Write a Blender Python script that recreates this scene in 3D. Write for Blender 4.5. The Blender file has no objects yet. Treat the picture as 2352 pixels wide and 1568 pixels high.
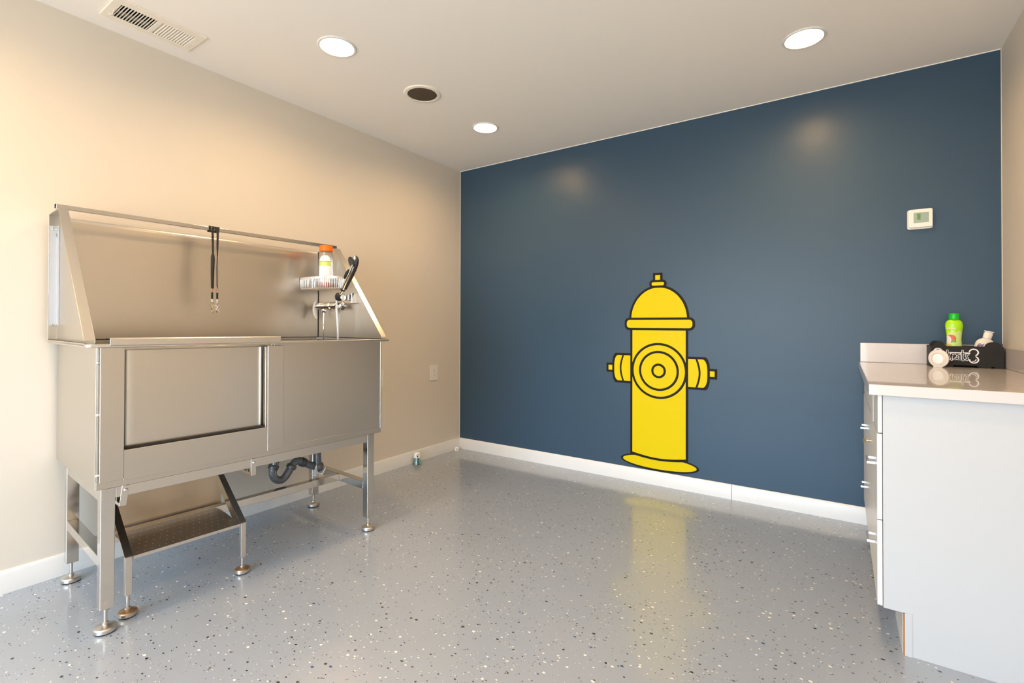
import bpy, bmesh, math, random
from mathutils import Vector, Matrix
random.seed(7)
sc = bpy.context.scene
COL = sc.collection
PI = math.pi

# ------------------------------------------------------------------ camera, world, exposure
IMG_W, IMG_H = 2352, 1568
F_PX, YAW, PITCH, ROLL = 1116.2447, 0.59659067, 0.00788004, 0.00288524
CY_PX = 737.0785
CAM = Vector((2.79393, -3.29556, 1.084579))
fwd = Vector((-math.sin(YAW) * math.cos(PITCH), math.cos(YAW) * math.cos(PITCH), math.sin(PITCH)))
r0 = Vector((math.cos(YAW), math.sin(YAW), 0)); u0 = r0.cross(fwd)
rgt = math.cos(ROLL) * r0 + math.sin(ROLL) * u0
upv = -math.sin(ROLL) * r0 + math.cos(ROLL) * u0
cam_d = bpy.data.cameras.new('camera'); cam = bpy.data.objects.new('camera', cam_d); COL.objects.link(cam)
cam_d.sensor_fit = 'HORIZONTAL'; cam_d.sensor_width = 36.0
cam_d.lens = F_PX * 36.0 / IMG_W
cam_d.shift_y = -(IMG_H / 2 - CY_PX) / IMG_W
cam_d.clip_start = 0.02
cam.matrix_world = Matrix(((rgt.x, upv.x, -fwd.x, CAM.x), (rgt.y, upv.y, -fwd.y, CAM.y), (rgt.z, upv.z, -fwd.z, CAM.z), (0, 0, 0, 1)))
sc.camera = cam

SKY_STRENGTH = 9.0
SKY_COLOR = (0.68, 0.85, 1.04)
GROUND_COLOR = (0.56, 0.53, 0.48)            # unseen ground outside, brightened to throw light up at the ceiling
LAMP_STRENGTH = 122.0
LAMP_COLOR = (1.0, 0.64, 0.30)
w = bpy.data.worlds.new('daylight'); sc.world = w; w.use_nodes = True
bg = w.node_tree.nodes['Background']
wt = w.node_tree; tcw = wt.nodes.new('ShaderNodeTexCoord'); sxyz = wt.nodes.new('ShaderNodeSeparateXYZ')
wt.links.new(tcw.outputs['Generated'], sxyz.inputs[0])
mrw = wt.nodes.new('ShaderNodeMapRange'); mrw.inputs['From Min'].default_value = -0.03; mrw.inputs['From Max'].default_value = 0.06
wt.links.new(sxyz.outputs['Z'], mrw.inputs['Value'])
mxw = wt.nodes.new('ShaderNodeMix'); mxw.data_type = 'RGBA'
mxw.inputs['A'].default_value = (*GROUND_COLOR, 1); mxw.inputs['B'].default_value = (*SKY_COLOR, 1)
wt.links.new(mrw.outputs[0], mxw.inputs['Factor']); wt.links.new(mxw.outputs['Result'], bg.inputs[0])
bg.inputs[1].default_value = SKY_STRENGTH
sc.view_settings.view_transform = 'Standard'; sc.view_settings.look = 'None'
sc.view_settings.gamma = 1.0; sc.view_settings.use_curve_mapping = False
sc.view_settings.exposure = 0.82

ROOM_W, ROOM_H, ROOM_D = 3.44, 2.44, 5.6
WIN = (0.30, 3.15, 0.08, 2.12)                      # unseen window behind the camera, added to supply daylight: x0, x1, z0, z1
pl = bpy.data.lights.new('window_daylight', 'AREA'); pl.shape = 'RECTANGLE'
pl.size = WIN[1] - WIN[0]; pl.size_y = WIN[3] - WIN[2]
po = bpy.data.objects.new('window_daylight', pl); COL.objects.link(po)
po.location = ((WIN[0] + WIN[1]) / 2, -ROOM_D - 0.12, (WIN[2] + WIN[3]) / 2)
po.rotation_euler = (PI / 2, 0, 0)
pl.cycles.is_portal = True

# ------------------------------------------------------------------ materials
def lin(c):
    return tuple(((v / 255) / 12.92 if v / 255 <= 0.04045 else (((v / 255) + 0.055) / 1.055) ** 2.4) for v in c)

def mat(name, color, rough=0.5, metal=0.0, spec=0.5, coat=0.0, coat_rough=0.05, emit=None, estr=0.0, bump=0.0, bscale=200.0, var=0.0, vscale=6.0, rvar=0.0, stretch=None, aniso=0.0):
    m = bpy.data.materials.new(name); m.use_nodes = True
    nt = m.node_tree; b = nt.nodes['Principled BSDF']
    b.inputs['Base Color'].default_value = (*color, 1)
    b.inputs['Roughness'].default_value = rough
    b.inputs['Metallic'].default_value = metal
    b.inputs['Specular IOR Level'].default_value = spec
    b.inputs['Coat Weight'].default_value = coat
    b.inputs['Coat Roughness'].default_value = coat_rough
    b.inputs['Anisotropic'].default_value = aniso
    if emit:
        b.inputs['Emission Color'].default_value = (*emit, 1); b.inputs['Emission Strength'].default_value = estr
    tc = nt.nodes.new('ShaderNodeTexCoord'); src = tc.outputs['Object']
    if stretch:
        mp = nt.nodes.new('ShaderNodeMapping'); mp.inputs['Scale'].default_value = stretch
        nt.links.new(src, mp.inputs[0]); src = mp.outputs[0]
    if var or rvar:
        n = nt.nodes.new('ShaderNodeTexNoise'); n.inputs['Scale'].default_value = vscale; n.inputs['Detail'].default_value = 4
        nt.links.new(src, n.inputs['Vector'])
        if var:
            mx = nt.nodes.new('ShaderNodeMix'); mx.data_type = 'RGBA'
            mx.inputs['A'].default_value = (*[c * (1 - var) for c in color], 1); mx.inputs['B'].default_value = (*[min(1, c * (1 + var)) for c in color], 1)
            nt.links.new(n.outputs[0], mx.inputs['Factor']); nt.links.new(mx.outputs['Result'], b.inputs['Base Color'])
        if rvar:
            mr = nt.nodes.new('ShaderNodeMapRange'); mr.inputs['To Min'].default_value = rough - rvar; mr.inputs['To Max'].default_value = rough + rvar
            nt.links.new(n.outputs[0], mr.inputs['Value']); nt.links.new(mr.outputs[0], b.inputs['Roughness'])
    if bump:
        n2 = nt.nodes.new('ShaderNodeTexNoise'); n2.inputs['Scale'].default_value = bscale; n2.inputs['Detail'].default_value = 3
        nt.links.new(src, n2.inputs['Vector'])
        bp = nt.nodes.new('ShaderNodeBump'); bp.inputs['Strength'].default_value = bump; bp.inputs['Distance'].default_value = 0.002
        nt.links.new(n2.outputs[0], bp.inputs['Height']); nt.links.new(bp.outputs[0], b.inputs['Normal'])
    return m

def flake_floor():
    m = bpy.data.materials.new('speckled_epoxy'); m.use_nodes = True
    nt = m.node_tree; N = nt.nodes.new; L = nt.links.new; b = nt.nodes['Principled BSDF']
    tc = N('ShaderNodeTexCoord')
    nz = N('ShaderNodeTexNoise'); nz.inputs['Scale'].default_value = 1.6; nz.inputs['Detail'].default_value = 2; L(tc.outputs['Object'], nz.inputs['Vector'])
    base = N('ShaderNodeMix'); base.data_type = 'RGBA'
    base.inputs['A'].default_value = (*lin((146, 157, 172)), 1); base.inputs['B'].default_value = (*lin((157, 167, 181)), 1)
    L(nz.outputs[0], base.inputs['Factor'])
    clump = N('ShaderNodeTexNoise'); clump.inputs['Scale'].default_value = 5.0; clump.inputs['Detail'].default_value = 2; L(tc.outputs['Object'], clump.inputs['Vector'])
    prev = base.outputs['Result']
    for i, (scale, rad, prob, pal) in enumerate(((42, 0.26, 0.070, 0), (62, 0.25, 0.080, 1), (105, 0.28, 0.050, 2), (150, 0.28, 0.030, 3))):
        mp = N('ShaderNodeMapping'); mp.inputs['Location'].default_value = (3.1 * i, 7.7 * i, 0); mp.inputs['Rotation'].default_value = (0, 0, 0.7 * i)
        mp.inputs['Scale'].default_value = (1.0, 1.45, 1.0); L(tc.outputs['Object'], mp.inputs[0])
        wv = N('ShaderNodeTexNoise'); wv.inputs['Scale'].default_value = 160; L(mp.outputs[0], wv.inputs['Vector'])
        ws = N('ShaderNodeVectorMath'); ws.operation = 'SCALE'; ws.inputs['Scale'].default_value = 0.006; L(wv.outputs['Color'], ws.inputs[0])
        wa = N('ShaderNodeVectorMath'); L(mp.outputs[0], wa.inputs[0]); L(ws.outputs[0], wa.inputs[1])
        v = N('ShaderNodeTexVoronoi'); v.voronoi_dimensions = '2D'; v.feature = 'F1'; v.inputs['Scale'].default_value = scale; L(wa.outputs[0], v.inputs['Vector'])
        sp = N('ShaderNodeSeparateColor'); L(v.outputs['Color'], sp.inputs[0])
        # chance that a cell holds a flake, clumped
        th = N('ShaderNodeMapRange'); th.inputs['From Min'].default_value = 0.30; th.inputs['From Max'].default_value = 0.70
        th.inputs['To Min'].default_value = prob * 0.25; th.inputs['To Max'].default_value = prob * 1.5; L(clump.outputs[0], th.inputs['Value'])
        has = N('ShaderNodeMath'); has.operation = 'LESS_THAN'; L(sp.outputs[0], has.inputs[0]); L(th.outputs[0], has.inputs[1])
        rr = N('ShaderNodeMath'); rr.operation = 'MULTIPLY_ADD'; rr.inputs[1].default_value = rad * 0.7; rr.inputs[2].default_value = rad * 0.35; L(sp.outputs[1], rr.inputs[0])
        ins = N('ShaderNodeMath'); ins.operation = 'LESS_THAN'; L(v.outputs['Distance'], ins.inputs[0]); L(rr.outputs[0], ins.inputs[1])
        mk = N('ShaderNodeMath'); mk.operation = 'MULTIPLY'; L(has.outputs[0], mk.inputs[0]); L(ins.outputs[0], mk.inputs[1])
        cr = N('ShaderNodeValToRGB'); cr.color_ramp.interpolation = 'CONSTANT'
        e = cr.color_ramp.elements
        pals = [[(0, (238, 236, 230)), (0.44, (30, 30, 32)), (0.84, (50, 78, 128)), (0.95, (110, 100, 90))],
                [(0, (28, 28, 30)), (0.5, (240, 238, 232)), (0.88, (60, 84, 128))],
                [(0, (40, 40, 42)), (0.52, (232, 230, 224)), (0.9, (80, 96, 128))],
                [(0, (60, 58, 58)), (0.55, (225, 222, 216))]][pal]
        while len(e) < len(pals): e.new(0.5)
        for k, (p, c) in enumerate(pals): e[k].position = p; e[k].color = (*lin(c), 1)
        L(sp.outputs[2], cr.inputs[0])
        mx = N('ShaderNodeMix'); mx.data_type = 'RGBA'; L(mk.outputs[0], mx.inputs['Factor']); L(prev, mx.inputs['A']); L(cr.outputs[0], mx.inputs['B'])
        prev = mx.outputs['Result']
    L(prev, b.inputs['Base Color'])
    b.inputs['Roughness'].default_value = 0.42
    b.inputs['Coat Weight'].default_value = 1.0; b.inputs['Coat Roughness'].default_value = 0.13; b.inputs['Coat IOR'].default_value = 1.5
    bn = N('ShaderNodeTexNoise'); bn.inputs['Scale'].default_value = 9; bn.inputs['Detail'].default_value = 3; L(tc.outputs['Object'], bn.inputs['Vector'])
    bp = N('ShaderNodeBump'); bp.inputs['Strength'].default_value = 0.10; bp.inputs['Distance'].default_value = 0.01; L(bn.outputs[0], bp.inputs['Height'])
    L(bp.outputs[0], b.inputs['Normal']); L(bp.outputs[0], b.inputs['Coat Normal'])
    return m

def quartz():
    m = mat('white_quartz', lin((206, 199, 196)), rough=0.25, coat=0.6, coat_rough=0.03)
    nt = m.node_tree; b = nt.nodes['Principled BSDF']; N = nt.nodes.new; L = nt.links.new
    tc = N('ShaderNodeTexCoord'); prev = None
    for i, (s, r, pr, c) in enumerate(((60, 0.11, 0.08, (252, 250, 246)), (75, 0.08, 0.08, (150, 138, 126)), (170, 0.18, 0.2, (196, 188, 180)))):
        mp = N('ShaderNodeMapping'); mp.inputs['Location'].default_value = (i * 2.3, i * 1.7, i); L(tc.outputs['Object'], mp.inputs[0])
        v = N('ShaderNodeTexVoronoi'); v.inputs['Scale'].default_value = s; L(mp.outputs[0], v.inputs['Vector'])
        sp = N('ShaderNodeSeparateColor'); L(v.outputs['Color'], sp.inputs[0])
        a = N('ShaderNodeMath'); a.operation = 'LESS_THAN'; a.inputs[1].default_value = pr; L(sp.outputs[0], a.inputs[0])
        d = N('ShaderNodeMath'); d.operation = 'LESS_THAN'; d.inputs[1].default_value = r; L(v.outputs['Distance'], d.inputs[0])
        k = N('ShaderNodeMath'); k.operation = 'MULTIPLY'; L(a.outputs[0], k.inputs[0]); L(d.outputs[0], k.inputs[1])
        mx = N('ShaderNodeMix'); mx.data_type = 'RGBA'; L(k.outputs[0], mx.inputs['Factor'])
        if prev is None: mx.inputs['A'].default_value = (*lin((206, 199, 196)), 1)
        else: L(prev, mx.inputs['A'])
        mx.inputs['B'].default_value = (*lin(c), 1); prev = mx.outputs['Result']
    L(prev, b.inputs['Base Color'])
    return m

def clear_plastic(name, tint, gl=0.10, rough=0.08):
    m = bpy.data.materials.new(name); m.use_nodes = True; nt = m.node_tree
    for n in list(nt.nodes):
        if n.type == 'BSDF_PRINCIPLED': nt.nodes.remove(n)
    out = nt.nodes['Material Output']
    t = nt.nodes.new('ShaderNodeBsdfTransparent'); t.inputs[0].default_value = (*tint, 1)
    g = nt.nodes.new('ShaderNodeBsdfGlossy'); g.inputs['Roughness'].default_value = rough
    f = nt.nodes.new('ShaderNodeLayerWeight'); f.inputs['Blend'].default_value = 0.35
    mr = nt.nodes.new('ShaderNodeMapRange'); mr.inputs['To Min'].default_value = gl; mr.inputs['To Max'].default_value = 0.75
    mx = nt.nodes.new('ShaderNodeMixShader')
    nt.links.new(f.outputs['Facing'], mr.inputs['Value']); nt.links.new(mr.outputs[0], mx.inputs[0])
    nt.links.new(t.outputs[0], mx.inputs[1]); nt.links.new(g.outputs[0], mx.inputs[2]); nt.links.new(mx.outputs[0], out.inputs[0])
    return m

M = dict(
    wall=mat('greige_paint', lin((216, 208, 196)), 0.55, bump=0.06, bscale=260),
    ceil=mat('ceiling_paint', lin((247, 243, 238)), 0.7, bump=0.05, bscale=220),
    blue=mat('slate_blue_paint', (0.040, 0.078, 0.126), 0.36, spec=0.28, bump=0.06, bscale=260),
    trim=mat('white_trim_paint', lin((226, 226, 225)), 0.32, var=0.02),
    floor=flake_floor(), quartz=quartz(),
    steel=mat('satin_stainless', (0.66, 0.63, 0.59), 0.30, metal=1.0),
    panel=mat('brushed_stainless_sheet', (0.61, 0.575, 0.525), 0.28, metal=1.0),
    tread=mat('dark_worn_steel', (0.20, 0.17, 0.14), 0.30, metal=0.8, var=0.15, vscale=12),
    dark=mat('shaded_mirror_steel', (0.34, 0.31, 0.28), 0.16, metal=1.0),  # steel darkened to imitate the dim tank underside it would reflect
    stain=mat('stained_steel_sheet', (0.56, 0.45, 0.33), 0.42, metal=0.9, var=0.18, vscale=9, stretch=(1, 1, 0.4)),
    polish=mat('polished_stainless', (0.67, 0.645, 0.61), 0.14, metal=1.0),
    chrome=mat('chrome', (0.80, 0.80, 0.80), 0.06, metal=1.0),
    galv=mat('galvanised_bracket', (0.62, 0.65, 0.70), 0.42, metal=0.85),
    rust=mat('rust_stained_steel', (0.36, 0.22, 0.11), 0.38, metal=0.7, var=0.45, vscale=40),
    rubber=mat('black_rubber', (0.015, 0.015, 0.016), 0.6),
    gasket=mat('dark_gasket_gap', (0.012, 0.010, 0.008), 0.7),
    pvc=mat('grey_pvc_pipe', lin((82, 85, 92)), 0.2, coat=0.8, coat_rough=0.1),
    pvcd=mat('dark_pvc_collar', lin((58, 60, 66)), 0.25, coat=0.5, coat_rough=0.1),
    paper=mat('white_paper', lin((232, 232, 236)), 0.6),
    ink=mat('navy_ink', lin((45, 62, 110)), 0.5),
    nylon=mat('black_nylon', (0.012, 0.011, 0.011), 0.65, bump=0.3, bscale=900),
    stitch=mat('copper_ferrule', lin((196, 140, 110)), 0.3, metal=0.6),
    ferrule=mat('white_ferrule', lin((210, 215, 212)), 0.35),
    white=mat('white_laminate', lin((190, 191, 193)), 0.40),
    whiteg=mat('glossy_white_front', lin((222, 220, 217)), 0.34, spec=0.3),
    chip=mat('raw_board_edge', lin((176, 118, 62)), 0.8, var=0.2, vscale=60),
    brass=mat('warm_nickel', lin((206, 192, 160)), 0.25, metal=1.0),
    black=mat('black_card', lin((38, 34, 30)), 0.6, spec=0.25, var=0.1, vscale=20),
    decal_y=mat('yellow_vinyl', (0.72, 0.56, 0.001), 0.45, spec=0.12),
    decal_k=mat('charcoal_vinyl', lin((36, 32, 28)), 0.5, spec=0.1),
    plate=mat('white_plate_plastic', lin((232, 228, 224)), 0.3),
    slot=mat('dark_slot', (0.010, 0.009, 0.008), 0.8),
    lcd=mat('lcd_screen', lin((150, 172, 160)), 0.10, coat=1.0),
    lcdd=mat('lcd_digits', lin((96, 140, 84)), 0.3),
    orange=mat('orange_cap', (1.0, 0.16, 0.0), 0.3),
    clear=clear_plastic('clear_plastic', (0.95, 0.93, 0.90), 0.10, 0.12),
    glass=clear_plastic('window_glass', (0.97, 0.985, 0.98), 0.03, 0.0),
    tealc=clear_plastic('teal_tinted_plastic', (0.55, 0.85, 0.80), 0.12, 0.08),
    teal=mat('teal_gel', lin((40, 120, 108)), 0.25),
    pink=mat('pink_liquid', lin((190, 120, 122)), 0.2),
    lwhite=mat('label_white', lin((240, 236, 236)), 0.4),
    lgreen=mat('label_green', lin((196, 214, 120)), 0.4),
    lolive=mat('label_olive', lin((150, 160, 50)), 0.4),
    gcap=mat('green_cap', (0.0, 0.50, 0.015), 0.28),
    gbody=mat('lime_bottle', lin((168, 224, 10)), 0.3),
    glabel=mat('pale_lime_label', lin((206, 226, 128)), 0.4),
    fruit=mat('orange_fruit_print', lin((214, 92, 30)), 0.4),
    fleaf=mat('green_leaf_print', lin((130, 160, 40)), 0.4),
    fwhite=mat('white_fruit_print', lin((238, 226, 214)), 0.4),
    fyel=mat('yellow_print', lin((244, 196, 20)), 0.4),
    cream=mat('white_bottle_plastic', lin((232, 222, 210)), 0.35),
    purple=mat('purple_print', lin((120, 84, 116)), 0.4),
    lidw=mat('white_lid_plastic', lin((228, 220, 212)), 0.3),
    lidc=mat('bright_white_disc', lin((250, 250, 250)), 0.25),
    wire=mat('nickel_wire', (0.84, 0.80, 0.77), 0.34, metal=0.75),
    mesh=mat('brown_speaker_mesh', lin((84, 72, 58)), 0.8, bump=0.6, bscale=900),
    vent=mat('cream_vent_enamel', lin((241, 234, 222)), 0.4),
    duct=mat('dark_duct', lin((46, 42, 38)), 0.7),
    damper=mat('grey_damper', lin((150, 148, 146)), 0.45, metal=0.4),
    bulb=mat('lit_lens', (1, 0.95, 0.85), 0.5, emit=LAMP_COLOR, estr=LAMP_STRENGTH),
    refl=mat('lamp_reflector', (0.9, 0.86, 0.8), 0.25),
)

# ------------------------------------------------------------------ mesh builder
class B:
    def __init__(s): s.v = []; s.f = []; s.m = []
    def add(s, verts, faces, mi=0):
        o = len(s.v); s.v += [tuple(p) for p in verts]
        for f in faces: s.f.append([o + i for i in f]); s.m.append(mi)
    def box(s, x0, x1, y0, y1, z0, z1, mi=0):
        v = [(x, y, z) for x in (x0, x1) for y in (y0, y1) for z in (z0, z1)]
        s.add(v, [(0, 1, 3, 2), (4, 6, 7, 5), (0, 4, 5, 1), (2, 3, 7, 6), (0, 2, 6, 4), (1, 5, 7, 3)], mi); return s
    def prism(s, poly, fn, d0, d1, mi=0):           # poly: 2-D loop, fn(a, b, d) -> xyz
        n = len(poly)
        v = [fn(a, b, d0) for a, b in poly] + [fn(a, b, d1) for a, b in poly]
        s.add(v, [list(range(n)), list(range(2 * n - 1, n - 1, -1))] + [(i, (i + 1) % n, n + (i + 1) % n, n + i) for i in range(n)], mi); return s
    def lathe(s, prof, c=(0, 0, 0), n=32, mi=0, axis=(0, 0, 1), cap=True):
        ax = Vector(axis).normalized()
        e1 = ax.orthogonal().normalized(); e2 = ax.cross(e1); c = Vector(c); vs = []; fs = []
        for r, z in prof:
            for k in range(n):
                a = 2 * PI * k / n; vs.append(c + ax * z + (e1 * math.cos(a) + e2 * math.sin(a)) * max(r, 1e-5))
        for i in range(len(prof) - 1):
            for k in range(n): fs.append((i * n + k, i * n + (k + 1) % n, (i + 1) * n + (k + 1) % n, (i + 1) * n + k))
        if cap: fs += [list(range(n - 1, -1, -1)), [(len(prof) - 1) * n + k for k in range(n)]]
        s.add(vs, fs, mi); return s
    def cyl(s, p0, p1, r, n=24, mi=0, r1=None):
        d = Vector(p1) - Vector(p0); return s.lathe([(r, 0), (r if r1 is None else r1, d.length)], p0, n, mi, d)
    def tube(s, pts, r, n=14, mi=0, flat=None):
        P = [Vector(p) for p in pts]; k = len(P); R = r if isinstance(r, (list, tuple)) else [r] * k
        vs = []; fs = []; prev = None
        for i in range(k):
            t = (P[min(i + 1, k - 1)] - P[max(i - 1, 0)]).normalized()
            e = t.orthogonal().normalized() if prev is None else (prev - t * prev.dot(t)).normalized()
            prev = e; g = t.cross(e)
            for j in range(n):
                a = 2 * PI * j / n; vs.append(P[i] + (e * math.cos(a) + g * math.sin(a)) * R[i])
        for i in range(k - 1):
            for j in range(n): fs.append((i * n + j, i * n + (j + 1) % n, (i + 1) * n + (j + 1) % n, (i + 1) * n + j))
        fs += [list(range(n - 1, -1, -1)), [(k - 1) * n + j for j in range(n)]]
        s.add(vs, fs, mi); return s
    def ribbon(s, pts, wid, fn, d0, d1, mi=0):       # one flat stroke with round ends
        s.rc = getattr(s, 'rc', 0) + 1; d1 = d1 - 0.00003 * (s.rc % 12)
        P = [Vector(p) for p in pts]; n = len(P); closed = (P[0] - P[-1]).length < 1e-5
        if closed: P = P[:-1]; n -= 1
        Lf = []; Rt = []
        for i in range(n):
            a = P[i - 1] if (closed or i > 0) else P[i]; c = P[(i + 1) % n] if (closed or i < n - 1) else P[i]
            t1 = (P[i] - a); t2 = (c - P[i])
            t1 = t1.normalized() if t1.length > 1e-9 else t2.normalized(); t2 = t2.normalized() if t2.length > 1e-9 else t1
            t = t1 + t2; t = t.normalized() if t.length > 1e-6 else t1
            k = min(1.6, 1 / max(0.35, t.dot(t1))); nv = Vector((-t.y, t.x)) * wid / 2 * k
            Lf.append(P[i] + nv); Rt.append(P[i] - nv)
        if closed:
            v = [fn(*p, d0) for p in Lf] + [fn(*p, d0) for p in Rt] + [fn(*p, d1) for p in Lf] + [fn(*p, d1) for p in Rt]; f = []
            for i in range(n):
                j = (i + 1) % n
                f += [(i, j, n + j, n + i), (2 * n + i, 3 * n + i, 3 * n + j, 2 * n + j), (i, 2 * n + i, 2 * n + j, j), (n + i, n + j, 3 * n + j, 3 * n + i)]
            s.add(v, f, mi); return s
        def cap(c, frm, sgn):
            a0 = math.atan2(frm.y - c.y, frm.x - c.x); return [Vector((c.x + wid / 2 * math.cos(a0 + sgn * PI * k / 6), c.y + wid / 2 * math.sin(a0 + sgn * PI * k / 6))) for k in range(1, 6)]
        v = [fn(*p, d0) for p in Lf] + [fn(*p, d0) for p in Rt] + [fn(*p, d1) for p in Lf] + [fn(*p, d1) for p in Rt]; f = []
        for i in range(n - 1):
            f += [(i, i + 1, n + i + 1, n + i), (2 * n + i, 3 * n + i, 3 * n + i + 1, 2 * n + i + 1), (i, 2 * n + i, 2 * n + i + 1, i + 1), (n + i, n + i + 1, 3 * n + i + 1, 3 * n + i)]
        s.add(v, f, mi)
        for c, l_, r_, sg in ((P[0], Lf[0], Rt[0], 1), (P[-1], Lf[-1], Rt[-1], -1)):
            poly = [l_] + cap(c, l_, sg) + [r_]
            s.prism([tuple(p) for p in poly], fn, d0, d1, mi)
        return s

def smooth_path(pts, n=8):
    P = [Vector(p) for p in pts]; out = []
    for i in range(len(P) - 1):
        a, b, c, d = P[max(i - 1, 0)], P[i], P[i + 1], P[min(i + 2, len(P) - 1)]
        for k in range(n):
            t = k / n
            out.append(0.5 * ((2 * b) + (c - a) * t + (2 * a - 5 * b + 4 * c - d) * t * t + (3 * b - a - 3 * c + d) * t ** 3))
    out.append(P[-1]); return out

BASE = {}
def thing(name, label, cat, base=(0, 0, 0), frame='world', group=None):
    o = bpy.data.objects.new(name, None); COL.objects.link(o); o.empty_display_size = 0.05
    if frame == 'tub':
        o.location = tub(*base); o.rotation_euler = (0, 0, -TH)
    else:
        o.location = base
    BASE[o.name] = (Vector(base), frame)
    o['label'] = label; o['category'] = cat; o['kind'] = 'thing'
    if group: o['group'] = group
    return o

def make_mesh(name, b, mats, off=Vector((0, 0, 0)), warp=None, sharp=35, dbl=False):
    me = bpy.data.meshes.new(name)
    vs = [Vector(p) for p in b.v]
    if warp: vs = [warp(p) for p in vs]
    me.from_pydata([p - off for p in vs], [], b.f)
    for m in (mats if isinstance(mats, (list, tuple)) else [mats]): me.materials.append(m)
    me.polygons.foreach_set('material_index', b.m)
    bm = bmesh.new(); bm.from_mesh(me); bmesh.ops.recalc_face_normals(bm, faces=bm.faces); bm.to_mesh(me); bm.free()
    me.polygons.foreach_set('use_smooth', [True] * len(me.polygons))
    me.set_sharp_from_angle(angle=math.radians(sharp))
    return me

def part(name, b, mats, parent, label=None, bevel=0.0, warp=None, segs=2):
    top = parent
    while top.parent: top = top.parent
    base, fr = BASE[top.name]
    if fr == 'tub' and warp is None: warp = tilt
    o = bpy.data.objects.new(name, make_mesh(name, b, mats, base, warp if fr == 'tub' else None)); COL.objects.link(o); o.parent = parent
    if label: o['label'] = label
    if bevel: bev(o, bevel, segs)
    return o

def bev(o, wd, segs=2):
    m = o.modifiers.new('bevel', 'BEVEL'); m.width = wd; m.segments = segs; m.limit_method = 'ANGLE'; m.angle_limit = math.radians(40); m.harden_normals = True

def solo(name, b, mats, label, cat, bevel=0.0):
    o = bpy.data.objects.new(name, make_mesh(name, b, mats)); COL.objects.link(o)
    o['label'] = label; o['category'] = cat; o['kind'] = 'thing'
    if bevel: bev(o, bevel)
    return o

def struct(name, b, mats, label, bevel=0.0, parent=None):
    o = bpy.data.objects.new(name, make_mesh(name, b, mats)); COL.objects.link(o); o.parent = parent
    if parent is None: o['kind'] = 'structure'; o['label'] = label; o['category'] = name.split('_')[0]
    if bevel: bev(o, bevel)
    return o

# ------------------------------------------------------------------ the room
LAMPS = [(0.757, -1.823), (0.768, -0.645), (2.648, -0.637), (2.648, -1.82), (0.757, -3.0), (2.648, -3.0), (0.757, -4.2), (2.648, -4.2), (0.757, -5.2), (2.648, -5.2)]  # visible lamps first; the rest are unseen, added to supply light
LR = 0.0775
struct('floor', B().box(-0.12, ROOM_W + 0.12, -ROOM_D - 0.12, 0.12, -0.1, 0), M['floor'], 'grey epoxy floor with white, black and blue flakes')
b = B(); VX0, VX1, VY0, VY1 = 0.148, 0.272, -2.532, -2.245
xs = sorted({0, ROOM_W, VX0, VX1, *[round(c[0] + s * 0.11, 4) for c in LAMPS for s in (-1, 1)]})
ys = sorted({0, -ROOM_D, VY0, VY1, *[round(c[1] + s * 0.11, 4) for c in LAMPS for s in (-1, 1)]})
# cells of the ceiling; lamps and vent leave holes
def cell_holes(x0, x1, y0, y1): return [c for c in LAMPS if abs((x0 + x1) / 2 - c[0]) < 0.109 and abs((y0 + y1) / 2 - c[1]) < 0.109]
for i in range(len(xs) - 1):
    for j in range(len(ys) - 1):
        x0, x1, y0, y1 = xs[i], xs[i + 1], ys[j], ys[j + 1]
        if x0 >= VX0 - 1e-6 and x1 <= VX1 + 1e-6 and y0 >= VY0 - 1e-6 and y1 <= VY1 + 1e-6: continue
        if cell_holes(x0, x1, y0, y1): continue
        b.add([(x0, y0, ROOM_H), (x1, y0, ROOM_H), (x1, y1, ROOM_H), (x0, y1, ROOM_H)], [(0, 1, 2, 3)])
for cx, cy in LAMPS:
    n = 48; inner = []; outer = []
    for k in range(n):
        a = 2 * PI * k / n + PI / 4; c, s = math.cos(a), math.sin(a); q = 0.11 / max(abs(c), abs(s))
        inner.append((cx + LR * c, cy + LR * s, ROOM_H)); outer.append((cx + q * c, cy + q * s, ROOM_H))
    b.add(inner + outer, [(k, (k + 1) % n, n + (k + 1) % n, n + k) for k in range(n)])
b.box(-0.12, ROOM_W + 0.12, -ROOM_D - 0.12, 0.12, 2.60, 2.70)  # unseen slab above the ceiling, added to block light
struct('ceiling', b, M['ceil'], 'off white painted ceiling')
struct('wall_left', B().box(-0.12, 0, -ROOM_D - 0.12, 0.12, 0, 2.6), M['wall'], 'greige painted left wall behind the steel tub')
struct('wall_back', B().box(0, ROOM_W, 0, 0.12, 0, 2.6), M['blue'], 'slate blue accent wall')
struct('wall_right', B().box(ROOM_W, ROOM_W + 0.12, -ROOM_D - 0.12, 0.12, 0, 2.6), M['wall'], 'greige right wall behind the counter')
b = B(); y0, y1 = -ROOM_D - 0.12, -ROOM_D
b.box(0, WIN[0], y0, y1, 0, 2.6); b.box(WIN[1], ROOM_W, y0, y1, 0, 2.6); b.box(WIN[0], WIN[1], y0, y1, WIN[3], 2.6); b.box(WIN[0], WIN[1], y0, y1, 0, WIN[2])
struct('wall_front', b, M['wall'], 'greige wall with the added large window')
wn = bpy.data.objects.new('window_1', None); COL.objects.link(wn); wn['kind'] = 'structure'; wn['label'] = 'unseen large white framed window added for daylight'; wn['category'] = 'window'
b = B()
for x in (WIN[0] + 0.03, (WIN[0] + WIN[1]) / 2, WIN[1] - 0.03): b.box(x - 0.03, x + 0.03, y0 + 0.03, y0 + 0.09, WIN[2], WIN[3])
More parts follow.
